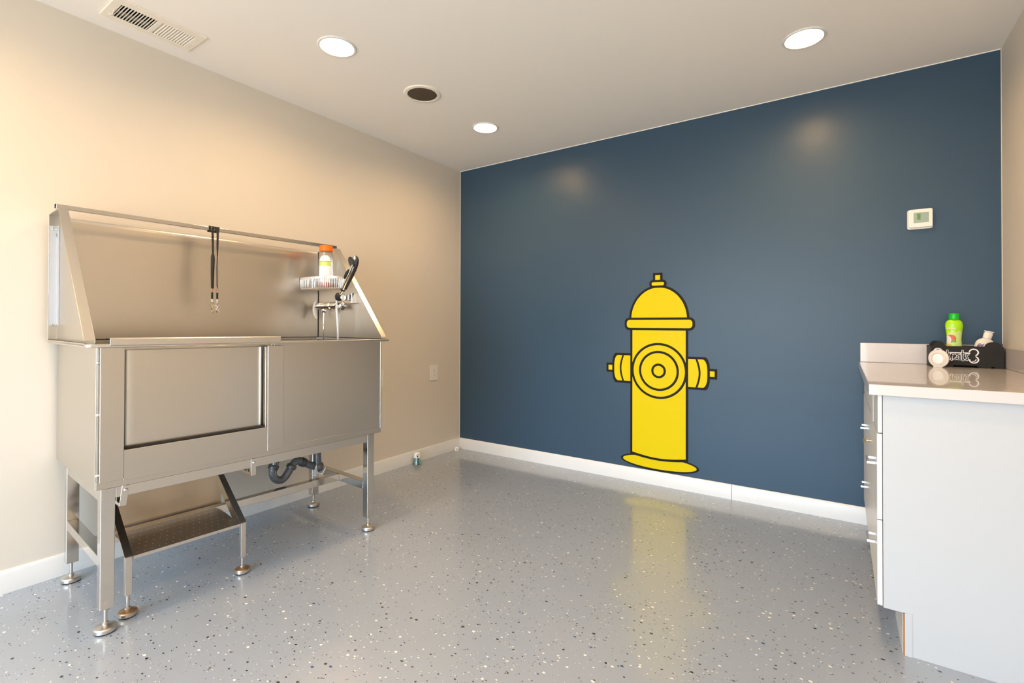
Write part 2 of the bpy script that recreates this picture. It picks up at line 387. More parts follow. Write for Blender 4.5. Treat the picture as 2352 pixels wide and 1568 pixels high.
for z in (WIN[2] + 0.03, WIN[3] - 0.03):
    for xa, xb in ((WIN[0] + 0.06, (WIN[0] + WIN[1]) / 2 - 0.03), ((WIN[0] + WIN[1]) / 2 + 0.03, WIN[1] - 0.06)): b.box(xa, xb, y0 + 0.03, y0 + 0.09, z - 0.03, z + 0.03)
struct('window_frame', b, M['trim'], '', 0.003, wn)
for xa, xb in ((WIN[0] + 0.06, (WIN[0] + WIN[1]) / 2 - 0.03), ((WIN[0] + WIN[1]) / 2 + 0.03, WIN[1] - 0.06)):
    struct('window_pane', B().box(xa, xb, y0 + 0.058, y0 + 0.062, WIN[2] + 0.06, WIN[3] - 0.06), M['glass'], '', 0, wn)

BB = 0.092
prof = [(0, 0), (0.013, 0), (0.013, 0.070), (0.0115, 0.074), (0.0115, 0.083), (0.008, 0.088), (0.005, BB), (0, BB)]
struct('baseboard_left', B().prism(prof, lambda a, z, d: (a, d, z), -ROOM_D, 0), M['trim'], 'white baseboard under the left wall')
struct('baseboard_back', B().prism(prof, lambda a, z, d: (d, -a, z), 0.013, 2.221), M['trim'], 'white baseboard under the blue wall, left length')
struct('baseboard_back', B().prism(prof, lambda a, z, d: (d, -a, z), 2.2235, 2.956), M['trim'], 'white baseboard under the blue wall, right length')
struct('baseboard_right', B().prism(prof, lambda a, z, d: (ROOM_W - a, d, z), -ROOM_D, -1.30), M['trim'], 'white baseboard under the right wall')
# thin unpainted bead in the two corners of the blue wall
struct('trim_1', B().box(0, 0.004, -0.003, 0, BB, ROOM_H), M['wall'], 'thin pale caulk line in the left corner')
struct('trim_2', B().box(ROOM_W - 0.0025, ROOM_W, -0.002, 0, 1.0, ROOM_H), M['wall'], 'thin pale caulk line in the right corner')
struct('trim_3', B().box(0.004, ROOM_W - 0.004, -0.003, 0, ROOM_H - 0.004, ROOM_H), M['ceil'], 'thin pale caulk line above the blue wall')

# ------------------------------------------------------------------ ceiling fittings
LLAB = ['round recessed ceiling light, large and nearest the air vent', 'round recessed ceiling light nearest the left corner of the blue wall',
        'round recessed ceiling light near the top right, beside the blue wall']
for i, (cx, cy) in enumerate(LAMPS):
    lb = LLAB[i] if i < 3 else 'round recessed ceiling light out of view, added to supply light'
    t = thing('ceiling_light', lb, 'ceiling light', (cx, cy, ROOM_H), group='recessed ceiling lights')
    part('trim_ring', B().lathe([(0.0772, 0.001), (0.0772, -0.004), (0.080, -0.006), (0.088, -0.005), (0.0925, 0.0)], (cx, cy, ROOM_H), 48, 0, cap=False), M['trim'], t)
    part('reflector', B().lathe([(0.0774, 0.0), (0.071, 0.026), (0.071, 0.10), (0.001, 0.10)], (cx, cy, ROOM_H), 48, 0, cap=False), M['refl'], t)
    part('lens', B().lathe([(0.0705, 0.024), (0.062, 0.0205), (0.04, 0.0175), (0.0001, 0.0165)], (cx, cy, ROOM_H), 40, 0, cap=False), M['bulb'], t, label='glowing lens')

t = thing('ceiling_speaker', 'round brown mesh speaker set in the ceiling between two lights', 'speaker', (0.757, -1.24, ROOM_H))
sx, sy = 0.757, -1.24
part('bezel', B().lathe([(0.085, 0), (0.085, -0.006), (0.088, -0.008), (0.104, -0.006), (0.109, 0.0)], (sx, sy, ROOM_H), 56, 0, cap=False), M['vent'], t)
part('grille', B().lathe([(0.0853, -0.003), (0.080, -0.005), (0.04, -0.006), (0.0001, -0.0065)], (sx, sy, ROOM_H), 56, 0, cap=False), M['mesh'], t)

t = thing('air_vent', 'cream metal ceiling register with one open dark half', 'vent', (0.21, -2.39, ROOM_H))
b = B(); Z0, Z1 = ROOM_H - 0.006, ROOM_H
X0, X1, Y0, Y1 = 0.116, 0.315, -2.565, -2.213
for bx in ((X0, VX0, Y0, Y1), (VX1, X1, Y0, Y1), (VX0, VX1, Y0, VY0), (VX0, VX1, VY1, Y1), (VX0, VX1, -2.400, -2.380)): b.box(*bx, Z0, Z1)
part('frame', b, M['vent'], t, bevel=0.002)
for k in range(12):
    y = -2.532 + 0.011 * (k + 0.5)
    part('open_slat', B().box(VX0, VX1, y - 0.0011, y + 0.0011, Z0 + 0.001, Z1 + 0.0005), M['vent'], t)
for k in range(12):
    y = -2.378 + 0.0111 * (k + 0.5)
    part('closed_slat', B().prism([(y + 0.0040, Z0 + 0.0002), (y - 0.0042, Z1 + 0.0035), (y - 0.0034, Z1 + 0.0045), (y + 0.0048, Z0 + 0.0012)], lambda a, z, d: (d, a, z), VX0, VX1), M['vent'], t)
b = B(); b.box(VX0 - 0.004, VX0, VY0, VY1, Z1, 2.56); b.box(VX1, VX1 + 0.004, VY0, VY1, Z1, 2.56); b.box(VX0, VX1, VY0 - 0.004, VY0, Z1, 2.56); b.box(VX0, VX1, VY1, VY1 + 0.004, Z1, 2.56); b.box(VX0, VX1, VY0, VY1, 2.56, 2.564)
part('duct', b, M['duct'], t)
part('damper', B().box(VX0, VX0 + 0.034, VY0 + 0.002, -2.400, Z1 + 0.014, Z1 + 0.017), M['damper'], t)
part('lever', B().tube([(0.160, -2.545, Z0), (0.185, -2.538, Z0 - 0.012), (0.212, -2.540, Z0)], 0.0018, 8), M['vent'], t)
part('screw', B().lathe([(0.004, 0), (0.003, -0.002)], (0.20, -2.229, Z0), 12), M['vent'], t)

# ------------------------------------------------------------------ wall fittings
t = thing('thermostat', 'white square thermostat with a grey green screen on blue wall', 'thermostat', (3.131, 0, 1.642))
def rrect(cx, cz, hx, hz, r, n=6):
    out = []
    for sx_, sz_, a0 in ((1, 1, 0), (-1, 1, PI / 2), (-1, -1, PI), (1, -1, 3 * PI / 2)):
        for k in range(n + 1):
            a = a0 + PI / 2 * k / n; out.append((cx + sx_ * (hx - r) + r * math.cos(a), cz + sz_ * (hz - r) + r * math.sin(a)))
    return out
front = lambda a, z, d: (a, d, z)
part('base_plate', B().prism(rrect(3.131, 1.642, 0.0515, 0.0515, 0.010), front, 0, -0.010), M['plate'], t, bevel=0.002)
part('faceplate', B().prism(rrect(3.132, 1.645, 0.0485, 0.0475, 0.009), front, -0.0102, -0.024), M['plate'], t, bevel=0.003)
b = B().box(3.104, 3.165, -0.0245, -0.0241, 1.621, 1.674, 0); b.box(3.118, 3.132, -0.0248, -0.0245, 1.637, 1.668, 1)
part('screen', b, [M['lcd'], M['lcdd']], t, label='grey green display')

def outlet(y, z, label):
    t = thing('wall_outlet', label, 'outlet', (0, y, z), group='white wall outlets')
    side = lambda a, zz, d: (d, a, zz)
    part('cover_plate', B().prism(rrect(y, z, 0.043, 0.0635, 0.004, 3), side, 0, 0.006), M['plate'], t, bevel=0.0015)
    part('receptacle', B().prism(rrect(y, z, 0.0168, 0.0335, 0.003, 3), side, 0.006, 0.0085), M['plate'], t, bevel=0.0008)
    for dz in (0.017, -0.017):
        s = B()
        for dy, hh in ((-0.006, 0.0045), (0.006, 0.0035)): s.box(0.0085, 0.0089, y + dy - 0.0008, y + dy + 0.0008, z + dz - hh + 0.003, z + dz + hh + 0.003)
        s.lathe([(0.0024, 0), (0.0024, 0.0004)], (0.0085, y, z + dz - 0.008), 10, 0, (1, 0, 0))
        part('slot', s, M['slot'], t)
outlet(-0.333, 0.690, 'white wall outlet on the bare wall between tub and blue wall')
outlet(-0.915, 0.690, 'white wall outlet almost hidden behind the right end of the tub')

# yellow hydrant sticker on the blue wall
LW = 0.0155
b = B(); cxh = 1.76; lay = [0.0006]
def shape(poly_out, poly_in):
    d = lay[0]; b.prism(poly_out, front, -d + 0.00012, -d, 1); b.prism(poly_in, front, -d, -d - 0.0001, 0); lay[0] += 0.0002
def ell(cx, cz, a, c, n=64, t0=0, t1=2 * PI): return [(cx + a * math.cos(t0 + (t1 - t0) * k / n), cz + c * math.sin(t0 + (t1 - t0) * k / n)) for k in range(n if abs(t1 - t0 - 2 * PI) < 1e-6 else n + 1)]
shape(ell(cxh, 0.149, 0.266, 0.055), ell(cxh, 0.149, 0.266 - LW, 0.055 - LW * 0.85))
for s_, zt, zb in ((-1, 0.888, 0.677), (1, 0.880, 0.666)):
    zc = (zt + zb) / 2; hz = (zt - zb) / 2
    X = lambda q: cxh + s_ * q
    shape([(X(0.322), zc - 0.033), (X(0.376), zc - 0.033), (X(0.376), zc + 0.033), (X(0.322), zc + 0.033)], [(X(0.322), zc - 0.033 + LW), (X(0.376 - LW), zc - 0.033 + LW), (X(0.376 - LW), zc + 0.033 - LW), (X(0.322), zc + 0.033 - LW)])
    def barrel(g): return [(X(0.18), zc - hz + g), (X(0.306 - g), zc - hz + g)] + [(X(0.311 + 0.021 * (1 - abs(q) ** 3.5) - g), zc + (hz - g) * q) for q in [-1 + 2 * k / 20 for k in range(1, 20)]] + [(X(0.306 - g), zc + hz - g), (X(0.18), zc + hz - g)]
    shape(barrel(0), barrel(LW))
    d = lay[0]; b.ribbon([(X(0.247 + 0.022 * math.cos(PI / 2 * q)), zc + (hz - LW / 2) * q) for q in [-1 + k / 10 for k in range(21)]], LW * 0.8, front, -d + 0.0001, -d, 1); lay[0] += 0.0006
def body(g): return [(cxh - 0.197 + g, 0.187 + g * 0.2 - 0.018 * math.sin(0))] + [(cxh - 0.197 + g + (0.394 - 2 * g) * k / 24, 0.187 + g - 0.020 * math.sin(PI * k / 24)) for k in range(25)] + [(cxh + 0.197 - g, 1.07), (cxh - 0.197 + g, 1.07)]
shape(body(0)[1:], body(LW)[1:])
for a_ in (0.190, 0.136, 0.050):
    shape(ell(cxh + 0.002, 0.775, a_, a_), ell(cxh + 0.002, 0.775, a_ - LW, a_ - LW))
shape(ell(cxh, 1.125, 0.205, 0.232, 40, 0, PI), ell(cxh, 1.125, 0.205 - LW, 0.232 - LW, 40, 0, PI))
shape(rrect(cxh + 0.001, 1.094, 0.239, 0.0435, 0.034), rrect(cxh + 0.001, 1.094, 0.239 - LW, 0.0435 - LW, 0.022))
shape([(1.724, 1.375), (1.788, 1.375), (1.788, 1.441), (1.724, 1.441)], [(1.724 + LW, 1.375), (1.788 - LW, 1.375), (1.788 - LW, 1.441 - LW), (1.724 + LW, 1.441 - LW)])
shape(rrect(1.757, 1.367, 0.058, 0.027, 0.024), rrect(1.757, 1.367, 0.058 - LW, 0.027 - LW, 0.010))
solo('wall_decal', b, [M['decal_y'], M['decal_k']], 'large yellow fire hydrant sticker with dark outlines on blue wall', 'sticker')

# ------------------------------------------------------------------ the washing tub (local frame: w out of the wall, u along it)
TH = math.radians(4.0); TO = Vector((0.632, -2.671, 0))
def tub(w_, u_, z_): return Vector((TO.x + w_ * math.cos(TH) + u_ * math.sin(TH), TO.y - w_ * math.sin(TH) + u_ * math.cos(TH), z_))
def tilt(p):
    k = min(1, max(0, (p.z - 0.62) / 0.35)); return Vector((p.x, p.y, p.z + k * (0.004 - 0.0078 * p.y / 1.15)))
T = thing('dog_wash_tub', 'stainless steel raised dog wash tub against the left wall', 'wash tub', (0, 0, 0), 'tub')
def foot(parent, w_, u_, ztop, top_mat=M['steel'], lab=None, rad=0.034):
    c_ = (w_, u_, 0)
    b_ = B().lathe([(rad * .95, 0.004), (rad, 0.006), (rad, 0.016)], c_, 36, 0, cap=False)
    b_.lathe([(rad, 0.016), (rad * .93, 0.0205), (rad * .55, 0.024), (0.0095, 0.0262)], c_, 36, 2, cap=False)
    b_.lathe([(0.0095, 0.0262), (0.0095, 0.034), (0.0055, 0.0355), (0.0055, ztop + 0.01)], c_, 20, 0, cap=False)
    b_.lathe([(rad * .9, 0.0), (rad * .95, 0.004)], c_, 36, 1)
    part('levelling_foot', b_, [M['steel'], M['rubber'], top_mat], parent, lab)
for w0, uc, zb in ((0.010, -0.003, 0.084), (-0.530, -0.002, 0.082), (0.010, 1.087, 0.070), (-0.530, 1.086, 0.071)):
    lg = part('leg', B().box(w0 - 0.02, w0 + 0.02, uc - 0.0205, uc + 0.0205, zb, 0.506), M['polish'], T, bevel=0.0025)
    foot(lg, w0, uc, zb)
part('front_rail', B().box(-0.01, 0.03, 0.018, 1.066, 0.468, 0.506), M['steel'], T, bevel=0.002)
part('rear_rail', B().box(-0.55, -0.51, 0.018, 1.066, 0.468, 0.506), M['steel'], T, bevel=0.002)
for u_, z0, z1 in ((-0.0025, 0.226, 0.262), (1.0865, 0.214, 0.254)):
    part('upper_side_rail', B().box(-0.51, -0.01, u_ - 0.019, u_ + 0.019, 0.458, 0.506), M['polish'], T, bevel=0.002)
    part('lower_side_rail', B().box(-0.51, -0.01, u_ - 0.019, u_ + 0.019, z0, z1), M['polish'], T, bevel=0.002)
part('stretcher', B().box(-0.268, -0.232, 0.0165, 1.067, 0.216, 0.252), M['polish'], T, bevel=0.002)

b = B(); ZT = 0.999
b.box(-0.612, 0.028, -0.039, -0.036, 0.5063, ZT); b.box(-0.612, 0.030, 1.147, 1.150, 0.5063, ZT)
b.box(-0.612, -0.609, -0.036, 1.147, 0.5063, ZT); b.box(-0.609, 0.028, -0.036, 1.147, 0.5063, 0.511)
b.box(0.027, 0.030, 0.575, 1.147, 0.511, ZT)                      # front sheet, right of the door
b.box(-0.010, -0.007, -0.005, 0.575, 0.511, ZT - 0.004)               # recessed sheet of the door
b.box(-0.007, 0.027, 0.566, 0.575, 0.511, ZT)
b.box(-0.010, 0.019, -0.036, -0.005, 0.511, ZT); b.box(0.019, 0.028, -0.036, -0.020, 0.511, ZT)
b.box(0.028, 0.032, -0.037, 1.150, 0.5063, 0.536)                 # lip under the door
part('basin', b, M['panel'], T, bevel=0.0012)
part('corner_strip', B().box(0.0302, 0.0325, 1.1435, 1.1505, 0.528, ZT - 0.002), M['polish'], T, bevel=0.0015)

d = part('door', B().box(0.034, 0.047, -0.031, 0.037, 0.533, 0.998).box(0.034, 0.047, 0.541, 0.610, 0.530, 0.990).box(0.034, 0.045, 0.037, 0.541, 0.527, 0.635).box(0.0115, 0.034, 0.536, 0.541, 0.56, 0.985).box(0.018, 0.034, 0.036, 0.040, 0.56, 0.985), M['panel'], T, bevel=0.0016)
ds = [(0.5355, 0.0030), (0.532, 0.0066), (0.526, 0.0098), (0.517, 0.0119), (0.503, 0.0128), (0.073, 0.0128), (0.059, 0.0119), (0.050, 0.0098), (0.0445, 0.0066), (0.0412, 0.0030)]
part('door_sheet', B().prism(ds + [(a + (0.002 if a < 0.3 else -0.002), c - 0.002) for a, c in reversed(ds)], lambda a, c, dd: (c, a, dd), 0.5255, 0.985), M['panel'], d)
part('door_gap_strip', B().box(0.014, 0.0335, 0.041, 0.5355, 0.6355, 0.6405), M['gasket'], d)  # dark strip stands in for shade in the gap below the sheet
part('door_handle', B().prism([(0.010, 1.027), (0.010, 1.031), (0.062, 1.031), (0.065, 1.028), (0.065, 1.006), (0.062, 1.003), (0.050, 1.003), (0.050, 1.006), (0.0615, 1.0065), (0.0615, 1.027)], lambda a, z, dd: (a, dd, z), -0.009, 0.588), M['steel'], d, bevel=0.001)
for z_ in (0.945, 0.765, 0.557):
    part('hinge_pin', B().lathe([(0.0055, 0), (0.0055, 0.007), (0.003, 0.010)], (0.0282, -0.0335, z_), 14, 0, (1, 0, 0)), M['chrome'], d)

def ring(b_, o0, o1, i0, i1, z0, z1, r=0.018, n=6):
    def loop(w0, w1, u0_, u1_, rr):
        out = []
        for sw, su, a0 in ((1, 1, 0), (-1, 1, PI / 2), (-1, -1, PI), (1, -1, 3 * PI / 2)):
            for k in range(n + 1):
                a = a0 + PI / 2 * k / n
                out.append(((w1 if sw > 0 else w0) - sw * rr + rr * math.cos(a), (u1_ if su > 0 else u0_) - su * rr + rr * math.sin(a)))
        return out
    A = loop(o0[0], o0[1], o1[0], o1[1], r); I = loop(i0[0], i0[1], i1[0], i1[1], 0.004); k = len(A)
    v = [(p[0], p[1], z0) for p in A] + [(p[0], p[1], z1) for p in A] + [(p[0], p[1], z0) for p in I] + [(p[0], p[1], z1) for p in I]
    f = []
    for i in range(k):
        j = (i + 1) % k
        f += [(i, j, k + j, k + i), (k + i, k + j, 3 * k + j, 3 * k + i), (2 * k + i, 3 * k + i, 3 * k + j, 2 * k + j), (i, 2 * k + i, 2 * k + j, j)]
    b_.add(v, f); return b_
part('rim', ring(B(), (-0.615, 0.060), (-0.072, 1.188), (-0.606, 0.020), (-0.034, 1.145), 0.998, 1.0095), M['steel'], T, bevel=0.0022)
b = B(); b.box(-0.612, 0.028, -0.070, -0.040, 1.0095, 1.0125); b.box(-0.612, 0.030, 1.148, 1.182, 1.0095, 1.0125); b.box(-0.612, -0.600, -0.040, 1.148, 1.0095, 1.0125)
part('gasket', b, M['gasket'], T, label='black seam line')

side = [(-0.60, 1.0125), (0.030, 1.0125), (0.030, 1.022), (-0.42, 1.540), (-0.60, 1.540)]
for us, ud, bracket in ((-0.041, -1, True), (1.150, 1, False)):
    q = B()
    lo, hi = sorted((us, us + ud * 0.0025)); fo = sorted((us, us + ud * 0.031))
    q.prism(side, lambda a, z, dd: (a, dd, z), lo, hi)
    def strip(p0, p1, th=0.0025):
        dv = Vector((p1[0] - p0[0], p1[1] - p0[1])); nv = Vector((dv.y, -dv.x)).normalized() * th
        q.prism([p0, p1, (p1[0] - nv.x, p1[1] - nv.y), (p0[0] - nv.x, p0[1] - nv.y)], lambda a, z, dd: (a, dd, z), fo[0], fo[1])
    strip((-0.42, 1.540), (0.030, 1.020)); strip((-0.60, 1.540), (-0.42, 1.540), -0.0025); strip((-0.60, 1.0125), (-0.60, 1.540), 0.003); strip((-0.60, 1.0125), (0.030, 1.0125), -0.009)
    sp = part('side_panel', q, M['panel'], T, bevel=0.0008)
    if bracket:
        br = part('corner_bracket', B().box(-0.5985, -0.5955, -0.070, -0.0445, 1.072, 1.493).box(-0.5955, -0.560, -0.0475, -0.0440, 1.072, 1.493), M['galv'], sp, label='pale galvanised angle strip')
        for wz in ((-0.0575, 1.480), (-0.0575, 1.078)):
            part('bolt', B().lathe([(0.006, 0), (0.006, 0.003), (0.004, 0.005), (0.001, 0.0055)], (-0.5955, wz[0], wz[1]), 16, 0, (1, 0, 0)), M['chrome'], sp)
        for wz in ((-0.578, 1.480), (-0.578, 1.078)):
            part('bolt', B().lathe([(0.006, 0), (0.006, 0.003), (0.004, 0.005), (0.001, 0.0055)], (wz[0], -0.0475, wz[1]), 16, 0, (0, -1, 0)), M['chrome'], sp)
        part('keyhole', B().prism([(-0.5935, 1.448), (-0.588, 1.456), (-0.5935, 1.464), (-0.599, 1.456)], lambda a, z, dd: (a, dd, z), -0.0478, -0.0475), M['slot'], sp)
# back panel with a rolled top edge
q = B(); pr = [(-0.603, 1.0125), (-0.600, 1.0125), (-0.600, 1.517)] + [(-0.606 + 0.006 * math.cos(a), 1.517 + 0.019 * math.sin(a)) for a in [PI / 2 * k / 6 for k in range(1, 7)]] + [(-0.609, 1.533), (-0.606, 1.53), (-0.603, 1.515)]
q.prism(pr, lambda a, z, dd: (a, dd, z), -0.040, 1.1495)
part('back_panel', q, M['panel'], T)
part('corner_seam', B().box(-0.5998, -0.5985, 1.1465, 1.1495, 1.014, 1.533), M['gasket'], T)
rl = part('top_rail', B().box(-0.439, -0.421, -0.077, 1.160, 1.5405, 1.558), M['polish'], T, bevel=0.002)
for e in ((-0.0795, -0.0765), (1.1595, 1.1625)):
    part('rail_plug', B().box(-0.438, -0.422, *e, 1.5415, 1.557), M['rubber'], rl)

# step brackets under the front rail
for us, ang in ((0.046, 0.14), (0.489, 0.0)):
    c_, s_ = math.cos(ang), math.sin(ang)
    P = [(-0.0105, 0.006), (0.0105, 0.006), (0.0105, -0.066), (-0.0105, -0.066)]
    hk = part('hook_plate', B().prism([(us + x * c_ + z * s_ * 0.9, 0.500 + z * c_ - x * s_) for x, z in P], lambda a, z, dd: (dd, a, z), 0.0302, 0.0335), M['steel'], T, bevel=0.001)
    part('bolt', B().lathe([(0.0062, 0), (0.0062, 0.003), (0.004, 0.006), (0.001, 0.0065)], (0.0335, us, 0.490), 16, 0, (1, 0, 0)), M['chrome'], hk)
for us in (0.036, 0.489):
    part('slide_rail', B().box(-0.49, 0.030, us - 0.008, us + 0.008, 0.434, 0.446).box(-0.49, -0.40, us - 0.008, us + 0.008, 0.446, 0.468).box(-0.008, 0.0, us - 0.008, us + 0.008, 0.446, 0.468), M['polish'], T)

# drain trap
DW = -0.30
pth = [(0.748, 0.508), (0.745, 0.40), (0.738, 0.360), (0.731, 0.335), (0.735, 0.305), (0.752, 0.285), (0.775, 0.278), (0.795, 0.288), (0.812, 0.309), (0.830, 0.335), (0.845, 0.352), (0.863, 0.359), (0.882, 0.350), (0.905, 0.336), (0.935, 0.318), (0.968, 0.303)]
dr = part('drain_trap', B().tube(smooth_path([(DW, a, z) for a, z in pth], 6), 0.0195, 20).tube(smooth_path([(DW, 0.976, 0.508), (DW, 0.976, 0.37), (DW, 0.978, 0.32), (DW, 0.982, 0.302)], 6), [0.0205] * 13 + [0.026] * 6, 20).lathe([(0.001, -0.029), (0.018, -0.024), (0.027, -0.010), (0.029, 0.0), (0.027, 0.012), (0.022, 0.022)], (DW, 0.982, 0.300), 24), M['pvc'], T, label='dark grey plastic drain pipe')
for (a0, z0), (a1, z1), rr in (((0.739, 0.364), (0.731, 0.342), 0.026), ((0.835, 0.343), (0.823, 0.326), 0.026), ((0.880, 0.351), (0.905, 0.336), 0.0245)):
    p0, p1 = Vector((DW, a0, z0)), Vector((DW, a1, z1)); dv = p1 - p0
    cb = B().lathe([(0.02, 0), (rr * .96, 0.001), (rr, 0.004), (rr, dv.length - 0.005), (rr * .93, dv.length), (0.02, dv.length)], p0, 20, 0, dv)
    part('collar', cb, M['pvcd'], dr)
sd = lambda a, z, dd: (dd, a, z)
b = B().prism([(0.925, 0.281), (0.945, 0.260), (0.962, 0.276), (0.956, 0.300), (0.953, 0.325), (0.941, 0.296)], sd, DW + 0.030, DW + 0.031, 0)
b.prism([(0.960, 0.277), (0.987, 0.260), (1.006, 0.285), (1.007, 0.298), (0.985, 0.268)], sd, DW + 0.030, DW + 0.031, 0)
b.ribbon([(0.9455 + 0.0098 * math.cos(2 * PI * k / 14), 0.282 + 0.0098 * math.sin(2 * PI * k / 14)) for k in range(15)], 0.0024, sd, DW + 0.031, DW + 0.0314, 1)
b.ribbon([(0.941, 0.281), (0.950, 0.283)], 0.0022, sd, DW + 0.031, DW + 0.0314, 1); b.ribbon([(0.949, 0.297), (0.955, 0.291)], 0.002, sd, DW + 0.031, DW + 0.0314, 1)
b.ribbon([(0.950, 0.303), (0.955, 0.300)], 0.002, sd, DW + 0.031, DW + 0.0314, 1); b.ribbon([(0.949, 0.297), (0.950, 0.303)], 0.002, sd, DW + 0.031, DW + 0.0314, 1)
part('paper_tag', b, [M['paper'], M['ink']], dr, label='white paper tag with a round blue mark')

# mixer tap on the right panel
mx_ = part('mixer_tap', B().lathe([(0.010, -0.514), (0.019, -0.512), (0.020, -0.505), (0.020, -0.470), (0.0175, -0.466), (0.0175, -0.400), (0.021, -0.396), (0.021, -0.372), (0.016, -0.366), (0.016, -0.335), (0.020, -0.330), (0.020, -0.305), (0.017, -0.298), (0.008, -0.296)], (0, 1.096, 1.197), 24, 0, (1, 0, 0)).lathe([(0.012, 0), (0.012, 0.030), (0.026, 0.034), (0.026, 0.0400)], (-0.470, 1.110, 1.197), 20, 0, (0, 1, 0)).lathe([(0.012, 0), (0.012, 0.030), (0.026, 0.034), (0.026, 0.0400)], (-0.335, 1.110, 1.197), 20, 0, (0, 1, 0)).lathe([(0.012, 0), (0.013, -0.012), (0.009, -0.022)], (-0.445, 1.096, 1.178), 18), M['chrome'], T)
lv = []
for k in range(13):
    q_ = k / 12; lv.append((-0.528 - 0.020 * math.sin(PI * q_) ** 0.8 + 0.004 * q_, 1.096, 1.230 - 0.108 * q_))
b = B()
for i in range(len(lv)):
    pass
vs = []; fs = []; n = 14
for i, p in enumerate(lv):
    q_ = i / 12; wd = 0.014 * math.sin(PI * (0.12 + 0.80 * q_)) ** 0.6; th = 0.0045 * math.sin(PI * (0.1 + 0.85 * q_)) ** 0.5
    for j in range(n):
        a = 2 * PI * j / n; vs.append((p[0] + th * math.cos(a), p[1] + wd * math.sin(a), p[2]))
for i in range(len(lv) - 1):
    for j in range(n): fs.append((i * n + j, i * n + (j + 1) % n, (i + 1) * n + (j + 1) % n, (i + 1) * n + j))
fs += [list(range(n)), [(len(lv) - 1) * n + j for j in range(n)]]
b.add(vs, fs); b.cyl((-0.545, 1.096, 1.197), (-0.512, 1.096, 1.197), 0.008, 14)
part('lever_handle', b, M['plate'], mx_, label='white lever handle')
part('outlet_tube', B().tube([(-0.446, 1.096, 1.160), (-0.450, 1.097, 1.06), (-0.455, 1.098, 0.93)], 0.0035, 10), M['chrome'], mx_)
hd = part('shower_holder', B().prism([(-0.225, 1.262), (-0.200, 1.266), (-0.200, 1.208), (-0.216, 1.206), (-0.240, 1.235)], lambda a, z, dd: (a, dd, z), 1.120, 1.1498).lathe([(0.015, 0), (0.019, 0.003), (0.019, 0.022), (0.014, 0.026), (0.001, 0.0265)], (-0.262, 1.112, 1.240), 22, 0, (0.75, -0.65, -0.05)).box(-0.250, -0.205, 1.105, 1.125, 1.224, 1.256), M['chrome'], T, bevel=0.002)
part('cradle', B().lathe([(0.008, -0.022), (0.017, -0.020), (0.022, -0.008), (0.023, 0.004), (0.020, 0.016), (0.012, 0.020), (0.008, 0.020)], (-0.283, 1.093, 1.246), 24, 0, (0.45, -0.10, 0.9)), M['rubber'], hd, label='black cradle')

# shower handset resting in the holder
S = thing('hand_shower', 'chrome and black hand shower standing in its holder on the tub', 'shower head', (-0.27, 1.09, 1.24), 'tub')
UP = 1.09
gp = [(-0.284, 1.236), (-0.262, 1.262), (-0.235, 1.290), (-0.205, 1.325), (-0.172, 1.362), (-0.146, 1.395), (-0.128, 1.425), (-0.124, 1.448), (-0.136, 1.462)]
gr = [0.008, 0.0085, 0.0115, 0.0145, 0.0150, 0.0140, 0.013, 0.012, 0.009]
sp_ = smooth_path([(a, UP, z) for a, z in gp], 5); rr_ = []
for i in range(len(gr) - 1): rr_ += [gr[i] + (gr[i + 1] - gr[i]) * k / 5 for k in range(5)]
rr_.append(gr[-1])
part('grip', B().tube(sp_, rr_, 18), M['chrome'], S)
bk = smooth_path([(a + 0.0085, UP + 0.004, z - 0.003) for a, z in gp[2:]], 5)
part('back_cover', B().tube(bk, [0.009 + 0.003 * math.sin(PI * k / (len(bk) - 1)) for k in range(len(bk))], 14), M['rubber'], S, label='black back strip')
part('grip_pad', B().tube([(-0.206, UP - 0.012, 1.342), (-0.196, UP - 0.0155, 1.354), (-0.180, UP - 0.016, 1.372), (-0.166, UP - 0.012, 1.390)], [0.004, 0.0075, 0.008, 0.005], 12), M['rubber'], S, label='black thumb pad')
part('collar_ring', B().lathe([(0.0115, 0), (0.0135, 0.002), (0.0135, 0.010), (0.012, 0.012)], (-0.246, UP, 1.279), 18, 0, (0.62, 0, 0.78)), M['rubber'], S)
HA = Vector((-0.12, -0.80, -0.30))
hdp = part('head', B().lathe([(0.010, 0.026), (0.020, 0.020), (0.029, 0.008), (0.031, 0.0)], (-0.140, UP - 0.010, 1.430), 28, 0, (-HA).normalized(), cap=False), M['chrome'], S)
fb = B().lathe([(0.031, 0.0), (0.031, 0.004), (0.028, 0.007), (0.001, 0.008)], (-0.140, UP - 0.010, 1.430), 28, 0, HA)
hn = HA.normalized(); e1 = hn.orthogonal().normalized(); e2 = hn.cross(e1)
for rr2, nn in ((0.007, 6), (0.014, 10), (0.021, 14)):
    for k in range(nn):
        a = 2 * PI * k / nn; c = Vector((-0.140, UP - 0.010, 1.430)) + hn * 0.0072 + (e1 * math.cos(a) + e2 * math.sin(a)) * rr2
        fb.lathe([(0.0016, 0), (0.0011, 0.002)], c, 6, 1, hn)
part('spray_face', fb, [M['rubber'], M['damper']], S, label='dark spray face')
hp = smooth_path([(-0.287, UP, 1.236), (-0.300, UP - 0.004, 1.205), (-0.298, UP - 0.002, 1.15), (-0.296, UP + 0.002, 1.06), (-0.303, UP + 0.006, 0.95), (-0.33, UP - 0.01, 0.83), (-0.40, UP - 0.05, 0.72), (-0.44, UP - 0.20, 0.525)], 8)
part('hose', B().tube(hp, 0.0062, 12), M['wire'], S, label='pale grey shower hose')

